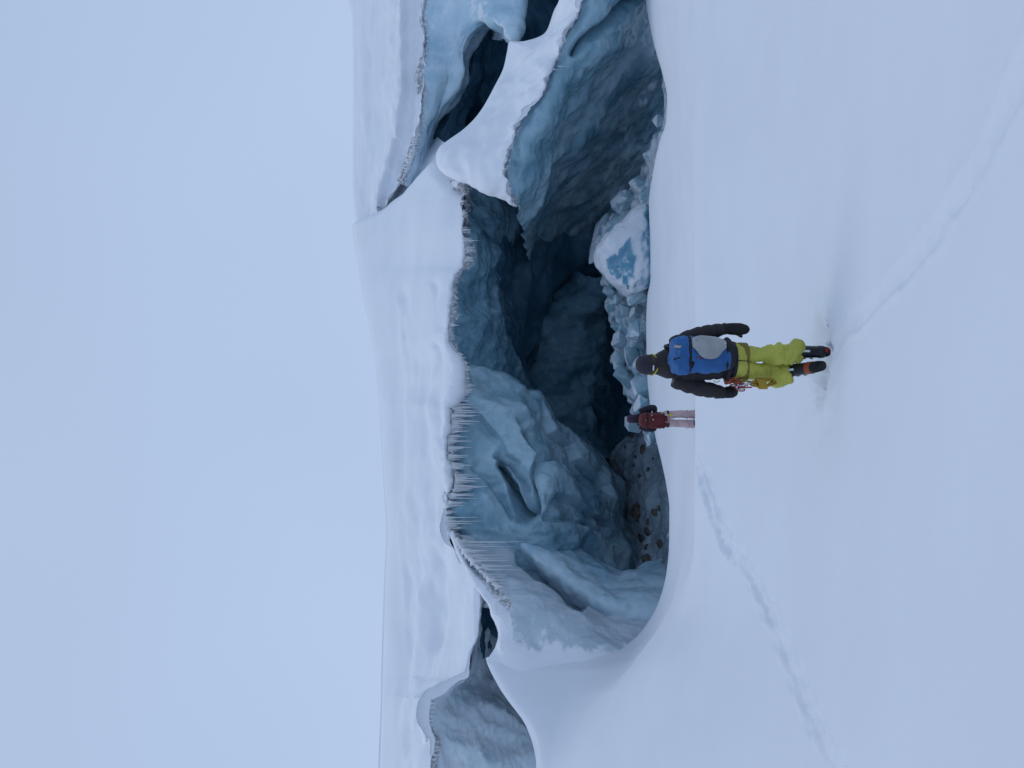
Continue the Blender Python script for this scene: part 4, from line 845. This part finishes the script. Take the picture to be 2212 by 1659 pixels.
def rings_mesh(vs, fs, rings, cap=True):
    """rings: list of [n,3] arrays -> appended to vs, fs as one closed tube"""
    n = len(rings[0]); b0 = len(vs)
    for r in rings: vs.extend([tuple(p) for p in r])
    for i in range(len(rings) - 1):
        for k in range(n):
            a = b0 + i * n; fs.append((a + k, a + (k + 1) % n, a + n + (k + 1) % n, a + n + k))
    if cap:
        fs.append(tuple(b0 + k for k in range(n))[::-1]); e = b0 + (len(rings) - 1) * n; fs.append(tuple(e + k for k in range(n)))
def ell(c, a, b, n=20, p=2.0):
    """horizontal superellipse ring"""
    t = np.linspace(0, 2 * math.pi, n, endpoint=False); co, si = np.cos(t), np.sin(t)
    return np.stack([c[0] + a * np.sign(co) * np.abs(co)**(2 / p), c[1] + b * np.sign(si) * np.abs(si)**(2 / p), np.full(n, c[2])], -1)
def limb(pts, rads, m=24, n=18, baffle=0.0, pitch=.08, squash=1.0):
    pts = np.array(pts, float); seg = np.r_[0, np.cumsum(np.linalg.norm(np.diff(pts, axis=0), axis=1))]
    s_ = np.linspace(0, seg[-1], m); c = cmr(seg, pts, s_, .5); r = np.interp(s_, seg, rads)
    if baffle: r = r * (1 - baffle + baffle * 1.6 * np.abs(np.sin(math.pi * s_ / pitch))**.6)
    tg = np.gradient(c, axis=0); tg /= np.linalg.norm(tg, axis=1, keepdims=True)
    out = []; a = np.linspace(0, 2 * math.pi, n, endpoint=False)
    for k in range(m):
        u = np.cross(tg[k], [0, 1, 0]); u /= np.linalg.norm(u) + 1e-9; v = np.cross(u, tg[k])
        out.append(c[k] + r[k] * (np.cos(a)[:, None] * u + squash * np.sin(a)[:, None] * v))
    return out
def remesh(name, tubes, voxel, smooth=4, wr=0.0, wsc=8., seed=0, wfun=None):
    vs, fs = [], []
    for t in tubes: rings_mesh(vs, fs, t)
    me = bpy.data.meshes.new(name); me.from_pydata(vs, [], fs); me.update()
    bm = bmesh.new(); bm.from_mesh(me); bmesh.ops.recalc_face_normals(bm, faces=bm.faces); bm.to_mesh(me); bm.free()
    o = bpy.data.objects.new(name, me); COL.objects.link(o)
    md = o.modifiers.new('r', 'REMESH'); md.mode = 'VOXEL'; md.voxel_size = voxel
    if smooth: sm = o.modifiers.new('s', 'SMOOTH'); sm.iterations = smooth; sm.factor = .5
    dg = bpy.context.evaluated_depsgraph_get(); ev = o.evaluated_get(dg); m2 = bpy.data.meshes.new_from_object(ev)
    bpy.data.objects.remove(o); bpy.data.meshes.remove(me); m2.name = name; m2.materials.clear()
    if wr or wfun:
        V = np.empty(len(m2.vertices) * 3, np.float32); m2.vertices.foreach_get('co', V); V = V.reshape(-1, 3).astype(float)
        N = np.empty(len(m2.vertices) * 3, np.float32); m2.vertices.foreach_get('normal', N); N = N.reshape(-1, 3)
        h = wr * fbm(V * np.array([wsc, wsc, wsc * 1.6]), 3, 500 + seed)
        if wfun is not None: h = h + wfun(V)
        V = V + N * h[:, None]; m2.vertices.foreach_set('co', V.astype(np.float32).reshape(-1)); m2.update()
    m2.shade_smooth(); return m2
def tubes_mesh(name, tubes):
    vs, fs = [], []
    for t in tubes: rings_mesh(vs, fs, t)
    me = bpy.data.meshes.new(name); me.from_pydata(vs, [], fs); me.update()
    bm = bmesh.new(); bm.from_mesh(me); bmesh.ops.recalc_face_normals(bm, faces=bm.faces); bm.to_mesh(me); bm.free(); me.shade_smooth(); return me
def rbox(name, size, bev=.25):
    bm = bmesh.new(); bmesh.ops.create_cube(bm, size=1)
    bmesh.ops.scale(bm, vec=size, verts=bm.verts)
    bmesh.ops.bevel(bm, geom=list(bm.edges), offset=min(size) * bev, segments=2, affect='EDGES')
    me = bpy.data.meshes.new(name); bm.to_mesh(me); bm.free(); me.shade_smooth(); return me
def part(name, me, mat, parent, loc=None, rot=None, label=None):
    o = link(name, me, mat, parent)
    if loc is not None: o.location = loc
    if rot is not None: o.rotation_euler = rot
    if label: o['label'] = label
    return o
def band(pts, rads, w=None, m=6): return limb(pts, rads, m=m, n=24)
def torus_path(pts, r, n=6, closed=True):
    pts = np.array(pts, float)
    if closed: pts = np.r_[pts, pts[:1]]
    tg = np.gradient(pts, axis=0); tg /= np.linalg.norm(tg, axis=1, keepdims=True) + 1e-9
    a = np.linspace(0, 2 * math.pi, n, endpoint=False); out = []
    for k in range(len(pts)):
        ref = [0, 1, 0] if abs(tg[k][1]) < .8 else [1, 0, 0]
        u = np.cross(tg[k], ref); u /= np.linalg.norm(u); v = np.cross(u, tg[k])
        out.append(pts[k] + r * (np.cos(a)[:, None] * u + np.sin(a)[:, None] * v))
    return out
def mitten(w0, tip, thumb, wid, thick):
    w0, tip, thumb = map(np.array, (w0, tip, thumb)); d_ = tip - w0
    body = limb([w0, w0 + d_ * .3, w0 + d_ * .65, w0 + d_ * .92, tip], [wid * .42, wid * .5, wid * .52, wid * .36, wid * .12], m=18, n=16, squash=thick)
    th = limb([w0 + d_ * .22, w0 + d_ * .36 + (thumb - (w0 + d_ * .36)) * .55, thumb], [wid * .26, wid * .22, wid * .12], m=10, n=12)
    return [body, th]
def boot_parts(root, M, upper, heel, scale=1.0, clip=True):
    """ski boot, toe along +Y, sole at z = 0"""
    def place(o): o.matrix_local = M @ Matrix.Scale(scale, 4)
    sh = remesh('shell', [[ell((0, .005, .30), .066, .075), ell((0, 0, .24), .066, .078), ell((0, 0, .17), .060, .076), ell((0, .01, .10), .058, .085), ell((0, .03, .05), .056, .10), ell((0, .04, .03), .054, .10)],
                          limb([(0, .0, .075), (0, .10, .075), (0, .17, .058), (0, .215, .045)], [.06, .056, .048, .03], squash=.85)], .009, 4)
    o = part('shell', sh, upper, root); place(o)
    hp = remesh('heel_cup', [[ell((0, -.008, .105), .052, .060), ell((0, -.010, .075), .062, .074), ell((0, -.005, .03), .060, .085), ell((0, 0, .022), .058, .085)], limb([(0, .02, .035), (0, .14, .035), (0, .2, .032)], [.056, .053, .04], squash=.5)], .009, 2)
    o = part('heel_cup', hp, heel, root); place(o)
    so = tubes_mesh('sole', [[ell((0, .06, -.006), .050, .155, 24, 2.6), ell((0, .06, .024), .055, .165, 24, 2.6)]])
    o = part('sole', so, C_sole, root); place(o)
    if clip:
        cl = rbox('buckle', (.022, .012, .075)); o = part('buckle', cl, C_white, root); o.matrix_local = M @ Matrix.Translation((.01, -.08, .225))
        for z_ in (.20, .13):
            bk = rbox('clasp', (.012, .06, .016)); o = part('clasp', bk, C_metal, root); o.matrix_local = M @ Matrix.Translation((-.066, .03, z_))
    return

def climber_near():
    base = W(1786, 785, 7.2)
    P1 = empty('person', base, label='climber in black down jacket and lime yellow trousers standing with back turned', category='person')
    rA = [(.165, 0, 1.50), (.215, 0, 1.41), (.278, -.01, 1.25), (.318, .01, 1.08), (.340, .03, .985)]
    lA = [(-.15, 0, 1.49), (-.19, 0, 1.39), (-.245, -.02, 1.22), (-.266, 0, 1.10), (-.287, .03, 1.0)]
    rL = [(.105, 0, .92), (.10, .02, .80), (.088, .045, .62), (.088, .04, .54), (.095, .0, .40), (.115, -.02, .28)]
    lL = [(-.055, 0, .92), (-.07, .05, .80), (-.08, .11, .60), (-.085, .13, .54), (-.10, .115, .42), (-.085, .10, .35)]
    # body, one continuous figure under the clothes
    body = remesh('body', [[ell((.03, 0, .86), .13, .09), ell((.035, 0, .95), .15, .10), ell((.02, 0, 1.15), .13, .09), ell((.005, 0, 1.35), .16, .10), ell((0, 0, 1.47), .15, .08), ell((-.005, .01, 1.53), .07, .06), ell((-.01, .015, 1.62), .055, .06)],
                           limb(rA, [.055, .05, .045, .04, .03]), limb(lA, [.055, .05, .045, .04, .03]), limb(rL + [(.115, 0, .06)], [.075, .07, .055, .05, .045, .04, .04]), limb(lL + [(-.06, .06, .26)], [.075, .07, .055, .05, .045, .04, .03]),
                           [ell((-.012, .03, 1.60), .045, .06), ell((-.012, .03, 1.66), .07, .085), ell((-.012, .025, 1.73), .078, .098), ell((-.012, .02, 1.79), .07, .09), ell((-.012, .02, 1.835), .04, .05)],
                           limb([(-.012, .115, 1.735), (-.012, .145, 1.70), (-.012, .12, 1.685)], [.012, .014, .014], m=6, n=8),
                           limb([(-.095, .02, 1.73), (-.095, .02, 1.69)], [.014, .010], m=4, n=8), limb([(.071, .02, 1.73), (.071, .02, 1.69)], [.014, .010], m=4, n=8)], .011, 3)
    part('body', body, C_skin, P1)
    # jacket with down baffles
    zz = np.linspace(.925, 1.52, 60)
    tw = lambda z: np.interp(z, [.925, .96, 1.05, 1.2, 1.35, 1.45, 1.52], [.172, .18, .178, .18, .195, .185, .13])
    td = lambda z: np.interp(z, [.925, .96, 1.05, 1.2, 1.35, 1.45, 1.52], [.135, .145, .14, .14, .14, .125, .10])
    tcx = lambda z: np.interp(z, [.925, 1.2, 1.5], [.036, .012, -.002])
    bf = lambda z: .94 + .08 * np.abs(np.sin(math.pi * z / .085))**.6
    tors = [ell((tcx(z), -.005, z), tw(z) * bf(z), td(z) * bf(z)) for z in zz]
    hood = [ell((-.005, -.01, 1.47), .12, .10), ell((-.003, -.03, 1.52), .148, .125), ell((0, -.035, 1.565), .150, .13), ell((-.003, -.02, 1.62), .125, .12), ell((-.008, 0, 1.665), .10, .11), ell((-.010, .01, 1.69), .088, .10)]
    jk = remesh('jacket', [tors, hood, limb(rA, [.082, .080, .075, .067, .055], m=110, baffle=.10, pitch=.105), limb(lA, [.082, .084, .078, .071, .055], m=110, baffle=.10, pitch=.105)], .0075, 0, .006, 9., 1)
    part('jacket', jk, C_black, P1)
    # trousers, bunched over the boots
    def bunch(V):
        w_ = sstep(.60, .40, V[:, 2]) if False else 1 - sstep(.42, .60, V[:, 2])
        return w_ * (.032 * ridged(V * np.array([3, 3, 10.]) + .4 * fbm(V * 5, 2, 95)[:, None], 2, 91) - .014) + .024 * ridged(V * np.array([4, 4, 8.]) + V[:, :1] * 3, 2, 97) * (1 - sstep(.50, .68, V[:, 2]))
    tr = remesh('trousers', [[ell((.035, 0, 1.0), .160, .12), ell((.037, 0, .95), .172, .135), ell((.033, -.005, .89), .172, .145), ell((.02, -.005, .84), .160, .135), ell((.012, 0, .80), .12, .10)],
                             limb(rL, [.086, .081, .069, .070, .072, .070], m=40), limb(lL, [.094, .091, .080, .085, .094, .080], m=40)], .0085, 1, .016, 8., 2, bunch)
    part('trousers', tr, C_lime, P1)
    # seams of the seat, leg loops
    for sgn, L_, r_ in ((1, rL, .096), (-1, lL, .108)):
        c_ = np.array(L_[1]); lo = c_ + np.array([0, .002, -.024]); hi = c_ + np.array([-.004 * sgn, -.002, .060])
        o = part('leg_loop', tubes_mesh('leg_loop', [limb([lo, (lo + hi) / 2, hi], [r_ + .007, r_ + .011, r_ + .012], m=5, n=28)]), C_olive, P1)
    part('waist_belt', tubes_mesh('waist_belt', [[ell((.036, 0, .905), .176, .15, 28), ell((.036, 0, .945), .184, .153, 28)]]), C_dark, P1)
    part('seam', tubes_mesh('seam', [limb([(.026, -.148, .955), (.022, -.153, .88), (.018, -.14, .81), (.012, -.10, .77)], [.004] * 4, m=12, n=6)]), C_dark, P1)
    # beanie
    kn = [ell((-.012, .02, z), a, b, 24) for z, a, b in ((1.675, .092, .108), (1.70, .097, .116), (1.74, .099, .119), (1.785, .094, .112), (1.82, .080, .094), (1.845, .055, .064), (1.857, .018, .02))]
    bn = part('beanie', tubes_mesh('beanie', [kn]), C_beanie, P1)
    part('patch', rbox('patch', (.052, .006, .014)), C_white, bn, (-.045, -.095, 1.705), (0, 0, R(-16)))
    lo = [ell((-.012, .022, z), a, b, 28) for z, a, b in ((1.655, .088, .104), (1.675, .099, .116), (1.70, .1015, .120), (1.712, .1005, .119))]
    part('headband', tubes_mesh('headband', [lo]), C_camo, P1)
    a_ = np.linspace(0, 2 * math.pi, 40, endpoint=False)
    part('goggle_strap', tubes_mesh('goggle_strap', [torus_path(np.stack([-.012 + .103 * np.cos(a_), .022 + .122 * np.sin(a_), 1.690 + .020 * np.sin(a_) * 1.0 + .012 * np.cos(a_ * 2)], -1), .0065)]), C_yellow, P1)
    # mittens
    part('mitten', remesh('mitten', mitten((.341, .03, 1.0), (.334, .055, .733), (.262, .085, .800), .120, .6), .007, 3), C_mitt, P1)
    part('mitten', remesh('mitten', mitten((-.288, .03, 1.01), (-.272, .085, .842), (-.215, .10, .90), .118, .65), .007, 3), C_mitt, P1)
    for c_, r_ in (((.339, .03, .985), .056), ((-.287, .03, 1.003), .054)):
        part('cuff', tubes_mesh('cuff', [limb([np.array(c_) + (0, 0, .018), c_, np.array(c_) - (0, 0, .022)], [r_, r_ + .003, r_ - .004], m=6)]), C_mitt, P1)
    # boots: right one planted, left one up on its toe with the sole to the camera
    Rb = empty('boot'); Rb.parent = P1
    boot_parts(Rb, Matrix.Translation((.112, -.01, .012)) @ Matrix.Rotation(R(-4), 4, 'Z'), C_boot, C_boot)
    part('heel_tab', rbox('heel_tab', (.05, .02, .035)), C_red, Rb, (.125, -.105, .04))
    Lb = empty('boot'); Lb.parent = P1
    boot_parts(Lb, Matrix.Translation((-.038, -.10, .145)) @ Matrix.Rotation(R(-9), 4, 'Y') @ Matrix.Rotation(R(-47), 4, 'X'), C_boot, C_orange)
    # ------------------------------------------------ backpack
    bp = empty('backpack', base + np.array([.07, -.27, .96]), label='blue backpack with grey front panel on the back of the nearer climber', category='backpack')
    zk = [.975, 1.0, 1.05, 1.15, 1.3, 1.42, 1.48, 1.52, 1.555, 1.575]
    ak = [.105, .128, .146, .162, .172, .170, .168, .160, .135, .07]; dk = [.075, .09, .105, .12, .125, .12, .118, .108, .085, .04]; cx = [.075, .072, .070, .072, .076, .075, .068, .066, .068, .07]; cy = [-.21, -.215, -.225, -.245, -.255, -.25, -.245, -.235, -.22, -.20]
    def ring(z, grow=0., n=48, p=2.9):
        f = lambda k: float(np.interp(z, zk, k)); return ell((f(cx), f(cy), z), f(ak) + grow, f(dk) + grow, n, p)
    off = np.array([.07, -.27, .96])
    def bpart(name, tubes, mat, rm=None, wr=0., **kw):
        tubes = [[r - off for r in t] for t in tubes]
        me = remesh(name, tubes, rm, 2, wr, 9., 7) if rm else tubes_mesh(name, tubes); return part(name, me, mat, bp, **kw)
    zb = np.linspace(1.035, 1.44, 18); bpart('main_bag', [[ring(z) for z in zb]], C_blue, .009, .022)
    zl = np.r_[np.linspace(1.42, 1.575, 16)]
    bpart('lid', [[ring(z, .008 + .006 * math.sin((z - 1.42) * 20)) for z in zl]], C_blue, .009, .022)
    bpart('base_panel', [[ring(z, .004) for z in np.linspace(.965, 1.075, 8)]], C_dark, .010, .004)
    # grey front panel, proud of the bag, wraps to the right side
    def shell(name, zlist, ang, grow, mat, thick=.006):
        vs, fs = [], []; g = []
        for z, (a0, a1) in zip(zlist, ang):
            full = ring(z, grow, 240); idx = np.linspace(a0, a1, 26) / 360 * 240
            row = np.stack([np.interp(idx % 240, np.arange(241), np.r_[full[:, k], full[:1, k]]) for k in range(3)], -1) - off; g.append(row)
        g = np.array(g); cen = np.array([.075, -.2, 0]) - off * [1, 1, 0]; cen[2] = 0
        inn = g.copy(); dv = g[..., :2] - cen[:2]; inn[..., :2] -= dv / np.linalg.norm(dv, axis=-1, keepdims=True) * thick * 2.5
        me = grid_mesh(name, np.concatenate([inn[:1], g, inn[-1:]], 0)); return part(name, me, mat, bp)
    zs = np.linspace(1.075, 1.40, 16); tq = np.abs((zs - 1.24) / .165)
    left = 264 - 0 * tq; a0 = np.where(zs < 1.16, 292 - (1.16 - zs) * 150 * 0, 258 + 0 * zs); a0 = 262 + 24 * tq**2.2; a1 = 350 - 34 * tq**2.0
    shell('front_panel', zs, list(zip(a0, a1)), .010, C_grey)
    zt = np.linspace(1.405, 1.43, 4); shell('compression_strap', zt, [(196, 344)] * 4, .011, C_dark)
    zt = np.linspace(1.05, 1.065, 3); shell('lower_strap', zt, [(205, 335)] * 3, .007, C_dark)
    def tag_(name, mat, x, y, sz, sy, yd, rot=0):
        return part(name, rbox(name, (sy, .008, sz)), mat, bp, ((785 - y) * .0045 - off[0], yd - off[1], (1781 - x) * .0045 - off[2]), (0, R(rot), 0))
    tag_('label_patch', C_tan, 1442, 753, .078, .024, -.362, 8); tag_('zip_pull', C_dark, 1439, 777, .07, .012, -.360, -18)
    tag_('side_strap', C_dark, 1478, 791, .16, .020, -.352, 5); tag_('buckle', C_dark, 1470, 790, .03, .06, -.362, 20)
    tag_('tool_loop', C_white, 1516, 779, .10, .010, -.362, 24); tag_('red_tab', C_red, 1484, 776, .055, .010, -.372, 4)
    tag_('snow_strip', C_white, 1547, 777, .02, .085, -.318, 30); tag_('snow_strip', C_white, 1538, 746, .035, .02, -.335, 0)
    for sx in (.17, -.07):
        bpart('shoulder_strap', [limb([(sx, -.14, 1.545), (sx * .95, -.03, 1.575), (sx, .10, 1.50), (sx * 1.1, .135, 1.36), (sx * 1.15, .05, 1.16), (sx * 1.0, -.14, 1.08)], [.022] * 6, m=26, n=10)], C_dark)
    bpart('hip_belt', [limb([(.20, -.18, 1.0), (.235, -.02, .985), (.19, .12, .97)], [.022, .02, .016], m=10, n=10)], C_dark)
    bpart('hip_belt', [limb([(-.05, -.18, 1.0), (-.165, -.05, .985), (-.13, .12, .97)], [.022, .02, .016], m=10, n=10)], C_dark)
    # ------------------------------------------------ gear at the left hip
    def P_(x, y, yy=-.06): return np.array([(785 - y) * .0045, yy, (1781 - x) * .0045])
    g0 = P_(1560, 822); gear = empty('climbing_gear', base + g0, label='cluster of carabiners and ice screws hanging from the left hip of the nearer climber', category='climbing gear')
    def gpart(name, me, mat, loc, rot=(0, 0, 0)): return part(name, me, mat, gear, np.array(loc) - g0, rot)
    gpart('sling', rbox('sling', (.055, .03, .10)), C_orange, P_(1566, 823), (0, R(-14), 0))
    t12 = np.linspace(0, 2 * math.pi, 16, endpoint=False)
    def carab(mat, loc, rot, s_=1.):
        gpart('carabiner', tubes_mesh('carabiner', [torus_path(np.stack([.024 * s_ * np.cos(t12) * (1 + .18 * np.sin(t12)), 0 * t12, .046 * s_ * np.sin(t12)], -1), .0055)]), mat, loc, rot)
    rg = random.Random(3)
    for k, (x, y) in enumerate([(1576, 826), (1580, 832), (1584, 828), (1588, 836), (1592, 831), (1579, 821), (1590, 840), (1595, 826)]):
        carab([C_metal, C_orange, C_red, C_metal][k % 4], P_(x, y, -.05 - .012 * (k % 3)), (rg.uniform(-.4, .4), rg.uniform(-.5, .5), rg.uniform(-1.2, 1.2)))
    for x, y, m2 in ((1590, 833, C_metal), (1594, 837, C_red), (1586, 828, C_orange)):
        gpart('ice_screw', tubes_mesh('ice_screw', [limb([(0, 0, .05), (0, 0, .03), (0, 0, 0), (0, 0, -.09)], [.018, .012, .008, .007], m=12, n=10)]), m2, P_(x, y, -.08), (rg.uniform(-.2, .2), rg.uniform(-.3, .3), 0))
    # rope hank
    r0 = P_(1622, 826); rope = empty('rope_coil', base + r0, label='knotted hank of yellow rope hanging at the left thigh of the nearer climber', category='rope')
    def rpart(name, paths, rad=.0065): part(name, tubes_mesh(name, [torus_path(p - r0, rad, 6, False) for p in paths]), C_rope, rope)
    lp = []
    for k in range(9):
        a = rg.uniform(-1, 1); tt = np.linspace(0, 2 * math.pi, 26); y0 = -.075 + rg.uniform(-.022, .022)
        lp.append(np.stack([-.19 + .032 * np.sin(tt) + .010 * a - .012 * np.cos(tt), y0 + .018 * np.cos(tt * 2 + k), .655 + .105 * np.cos(tt) - .004 * k + .01 * a], -1))
    rpart('rope_loops', lp)
    tt = np.linspace(0, 10 * 2 * math.pi, 220)
    rpart('rope_wrap', [np.stack([-.195 + .050 * np.cos(tt), -.075 + .042 * np.sin(tt), .625 + .075 * tt / tt[-1] + .018 * np.cos(tt)], -1)], .0075)
    tt = np.linspace(0, 1, 16); rpart('rope_tail', [np.stack([-.17 - .02 * tt, -.06 - .015 * tt, .86 - .16 * tt], -1), np.stack([-.16 - .03 * tt, -.07 - .01 * tt, .84 - .14 * tt], -1)])
    a_ = np.linspace(0, math.pi, 12)
    part('gear_loop', tubes_mesh('gear_loop', [torus_path(np.stack([.175 + .03 * np.sin(a_), -.02 + 0 * a_, .93 + .035 * np.cos(a_)], -1), .005, 6, False)]), C_strapw, P1)
    part('accessory_cord', tubes_mesh('accessory_cord', [torus_path(np.stack([-.165 - .018 * np.sin(a_), -.155 + 0 * a_, 1.115 - .028 * np.cos(a_)], -1), .0045, 6, False)]), C_yellow, P1)
climber_near()

def climber_far():
    base = W(1510, 905, 17.1)
    P2 = empty('person', base, label='distant climber in dark jacket and pale pink trousers facing the cave', category='person')
    rA = [(.14, 0, 1.36), (.20, 0, 1.27), (.255, -.02, 1.08), (.22, .14, 1.0), (.15, .26, .98)]
    lA = [(-.15, 0, 1.36), (-.205, 0, 1.26), (-.225, .0, 1.08), (-.19, .14, 1.0), (-.12, .25, .98)]
    rL = [(.085, 0, .84), (.10, .03, .66), (.112, .06, .46), (.110, .01, .28), (.112, -.005, .08)]
    lL = [(-.09, 0, .84), (-.098, .02, .66), (-.105, .04, .46), (-.11, -.01, .28), (-.115, -.035, .12)]
    body = remesh('body', [[ell((0, 0, .78), .12, .09), ell((0, 0, .9), .13, .09), ell((0, 0, 1.1), .11, .08), ell((0, 0, 1.3), .14, .09), ell((0, 0, 1.38), .12, .07), ell((0, 0, 1.44), .05, .05), ell((0, .01, 1.5), .05, .055)],
                           limb(rA, [.045] * 5), limb(lA, [.045] * 5), limb(rL, [.07, .06, .05, .045, .04]), limb(lL, [.07, .06, .05, .045, .04]), [ell((0, .02, z), a, b) for z, a, b in ((1.47, .045, .06), (1.53, .068, .085), (1.6, .072, .09), (1.65, .05, .07))]], .013, 3)
    part('body', body, C_skin, P2)
    bf = lambda z: .95 + .07 * np.abs(np.sin(math.pi * z / .085))**.6
    tors = [ell((0, 0, z), np.interp(z, [.78, .9, 1.1, 1.3, 1.4], [.16, .165, .16, .175, .12]) * bf(z), np.interp(z, [.78, 1.1, 1.3, 1.4], [.13, .125, .125, .09]) * bf(z)) for z in np.linspace(.82, 1.4, 40)]
    col = [ell((0, 0, 1.36), .10, .09), ell((0, -.01, 1.43), .11, .10), ell((0, 0, 1.50), .095, .10), ell((0, .01, 1.53), .085, .09)]
    jk = remesh('jacket', [tors, col, limb(rA, [.08, .08, .075, .065, .055], m=60, baffle=.07), limb(lA, [.08, .08, .075, .065, .055], m=60, baffle=.07)], .012, 1, .006, 9., 11)
    part('jacket', jk, C_navy, P2)
    tr = remesh('trousers', [[ell((0, 0, .90), .165, .12), ell((0, -.005, .83), .175, .14), ell((0, -.005, .76), .17, .135), ell((0, 0, .72), .13, .11)], limb(rL, [.092, .088, .084, .090, .098], m=40), limb(lL, [.095, .090, .086, .094, .098], m=40)], .013, 2, .014, 7., 12,
                lambda V: .012 * np.sin(V[:, 2] * 70 + 5 * perlin(V * 6, 92)) * (1 - sstep(.2, .4, V[:, 2])))
    part('trousers', tr, C_pink, P2)
    for L_, r_ in ((rL, .098), (lL, .102)):
        c_ = np.array(L_[0]) * .35 + np.array(L_[1]) * .65
        part('leg_loop', tubes_mesh('leg_loop', [limb([c_ - (0, 0, .022), c_, c_ + (0, 0, .022)], [r_, r_ + .003, r_], m=5, n=24)]), C_strapw, P2)
    bn = part('beanie', tubes_mesh('beanie', [[ell((0, .02, z), a, b, 24) for z, a, b in ((1.49, .093, .108), (1.53, .098, .115), (1.58, .098, .114), (1.625, .088, .10), (1.655, .06, .07), (1.667, .02, .025))]]), C_plum, P2)
    for c, t in ((rA, (.12, .30, 1.0)), (lA, (-.08, .29, 1.0))):
        part('mitten', remesh('mitten', mitten(c[-1], (c[-1][0] * .6, .34, .97), t, .09, .7), .010, 2), C_mitt, P2)
    for sx, yy_, rz in ((.112, -.002, 6), (-.116, -.03, -6)):
        bt = empty('boot'); bt.parent = P2; boot_parts(bt, Matrix.Translation((sx, yy_, 0)) @ Matrix.Rotation(R(rz), 4, 'Z') @ Matrix.Scale(.9, 4), C_boot, C_boot, 1, False)
    off = np.array([-.03, -.24, .80]); bp = empty('backpack', base + off, label='maroon backpack on the back of the distant climber', category='backpack')
    zk = [.79, .83, .95, 1.15, 1.28, 1.38, 1.43]; ak = [.12, .155, .175, .18, .17, .14, .08]; dk = [.08, .10, .12, .125, .11, .09, .04]
    ring = lambda z, g=0.: ell((-.035 + .06 * (z - .8) * .5, -.235, z), np.interp(z, zk, ak) + g, np.interp(z, zk, dk) + g, 32, 2.8) - off
    part('main_bag', remesh('main_bag', [[ring(z) for z in np.linspace(.79, 1.30, 16)]], .012, 2, .012, 8., 21), C_maroon, bp)
    part('lid', remesh('lid', [[ring(z, .010) for z in np.linspace(1.27, 1.43, 10)]], .011, 2, .012, 8., 22), C_maroon, bp)
    part('front_pocket', rbox('front_pocket', (.24, .05, .30), .4), C_maroon, bp, np.array([-.035, -.355, .98]) - off)
    for z_ in (1.24, .86): part('compression_strap', tubes_mesh('compression_strap', [[ring(z_, .014), ring(z_ + .02, .014)]]), C_dark, bp)
    for p_, s_ in (((.0, -.375, 1.13), .022), ((-.05, -.385, .84), .016), ((-.01, -.37, 1.30), .012), ((.10, -.36, 1.16), .018)):
        part('buckle', rbox('buckle', (s_, .01, s_ * 1.2)), C_white, bp, np.array(p_) - off)
    for sx in (.10, -.14):
        part('shoulder_strap', tubes_mesh('shoulder_strap', [[r - off for r in limb([(sx, -.14, 1.37), (sx, -.03, 1.42), (sx, .10, 1.36), (sx * 1.1, .13, 1.2), (sx * 1.15, .03, 1.02), (sx, -.14, .92)], [.02] * 6, m=22, n=8)]]), C_dark, bp)
    ax0 = np.array([.10, -.30, .72]); ax = empty('ice_axe', base + ax0, label='ice axe with yellow grip strapped to the maroon backpack', category='ice axe')
    part('shaft', tubes_mesh('shaft', [limb([(0, 0, -.10), (0, 0, .2), (.01, 0, .42)], [.011, .011, .010], m=10, n=8)]), C_metal, ax)
    part('grip', tubes_mesh('grip', [limb([(0, 0, -.05), (0, 0, .03), (0, 0, .07)], [.022, .026, .018], m=8, n=10)]), C_yellow, ax)
    part('pick', tubes_mesh('pick', [limb([(-.10, 0, .37), (-.02, 0, .43), (.10, 0, .42)], [.006, .012, .008], m=10, n=6)]), C_metal, ax)
climber_far()
# clods of snow kicked up round the near climber's boots
rc = random.Random(12)
vs, fs = [], []
for k in range(11):
    a = rc.uniform(0, 6.28); q_ = rc.uniform(.14, .36); cx_, cy_ = W(1786, 775, 7.2)[0] + q_ * math.cos(a) * 1.1, 7.2 - .02 + q_ * math.sin(a) * .8
    kk = np.argmin((T[:340, :, 0] - cx_)**2 + (T[:340, :, 1] - cy_)**2); p = T[:340].reshape(-1, 3)[kk]; sz = rc.uniform(.010, .034)
    v = np.array(list(STN[k % 5].vertices[j].co for j in range(len(STN[k % 5].vertices)))) * np.array([sz * rc.uniform(1, 1.6), sz * 1.2, sz]) * 2 + p
    b0 = len(vs); vs += [tuple(r) for r in v]; fs += [tuple(b0 + j for j in pl.vertices) for pl in STN[k % 5].polygons]
me = bpy.data.meshes.new('snow_clods'); me.from_pydata(vs, [], fs); me.shade_smooth()
link('snow_clods', me, M_snow, None, kind='stuff', label='loose clods of snow kicked up round the boots', category='snow')
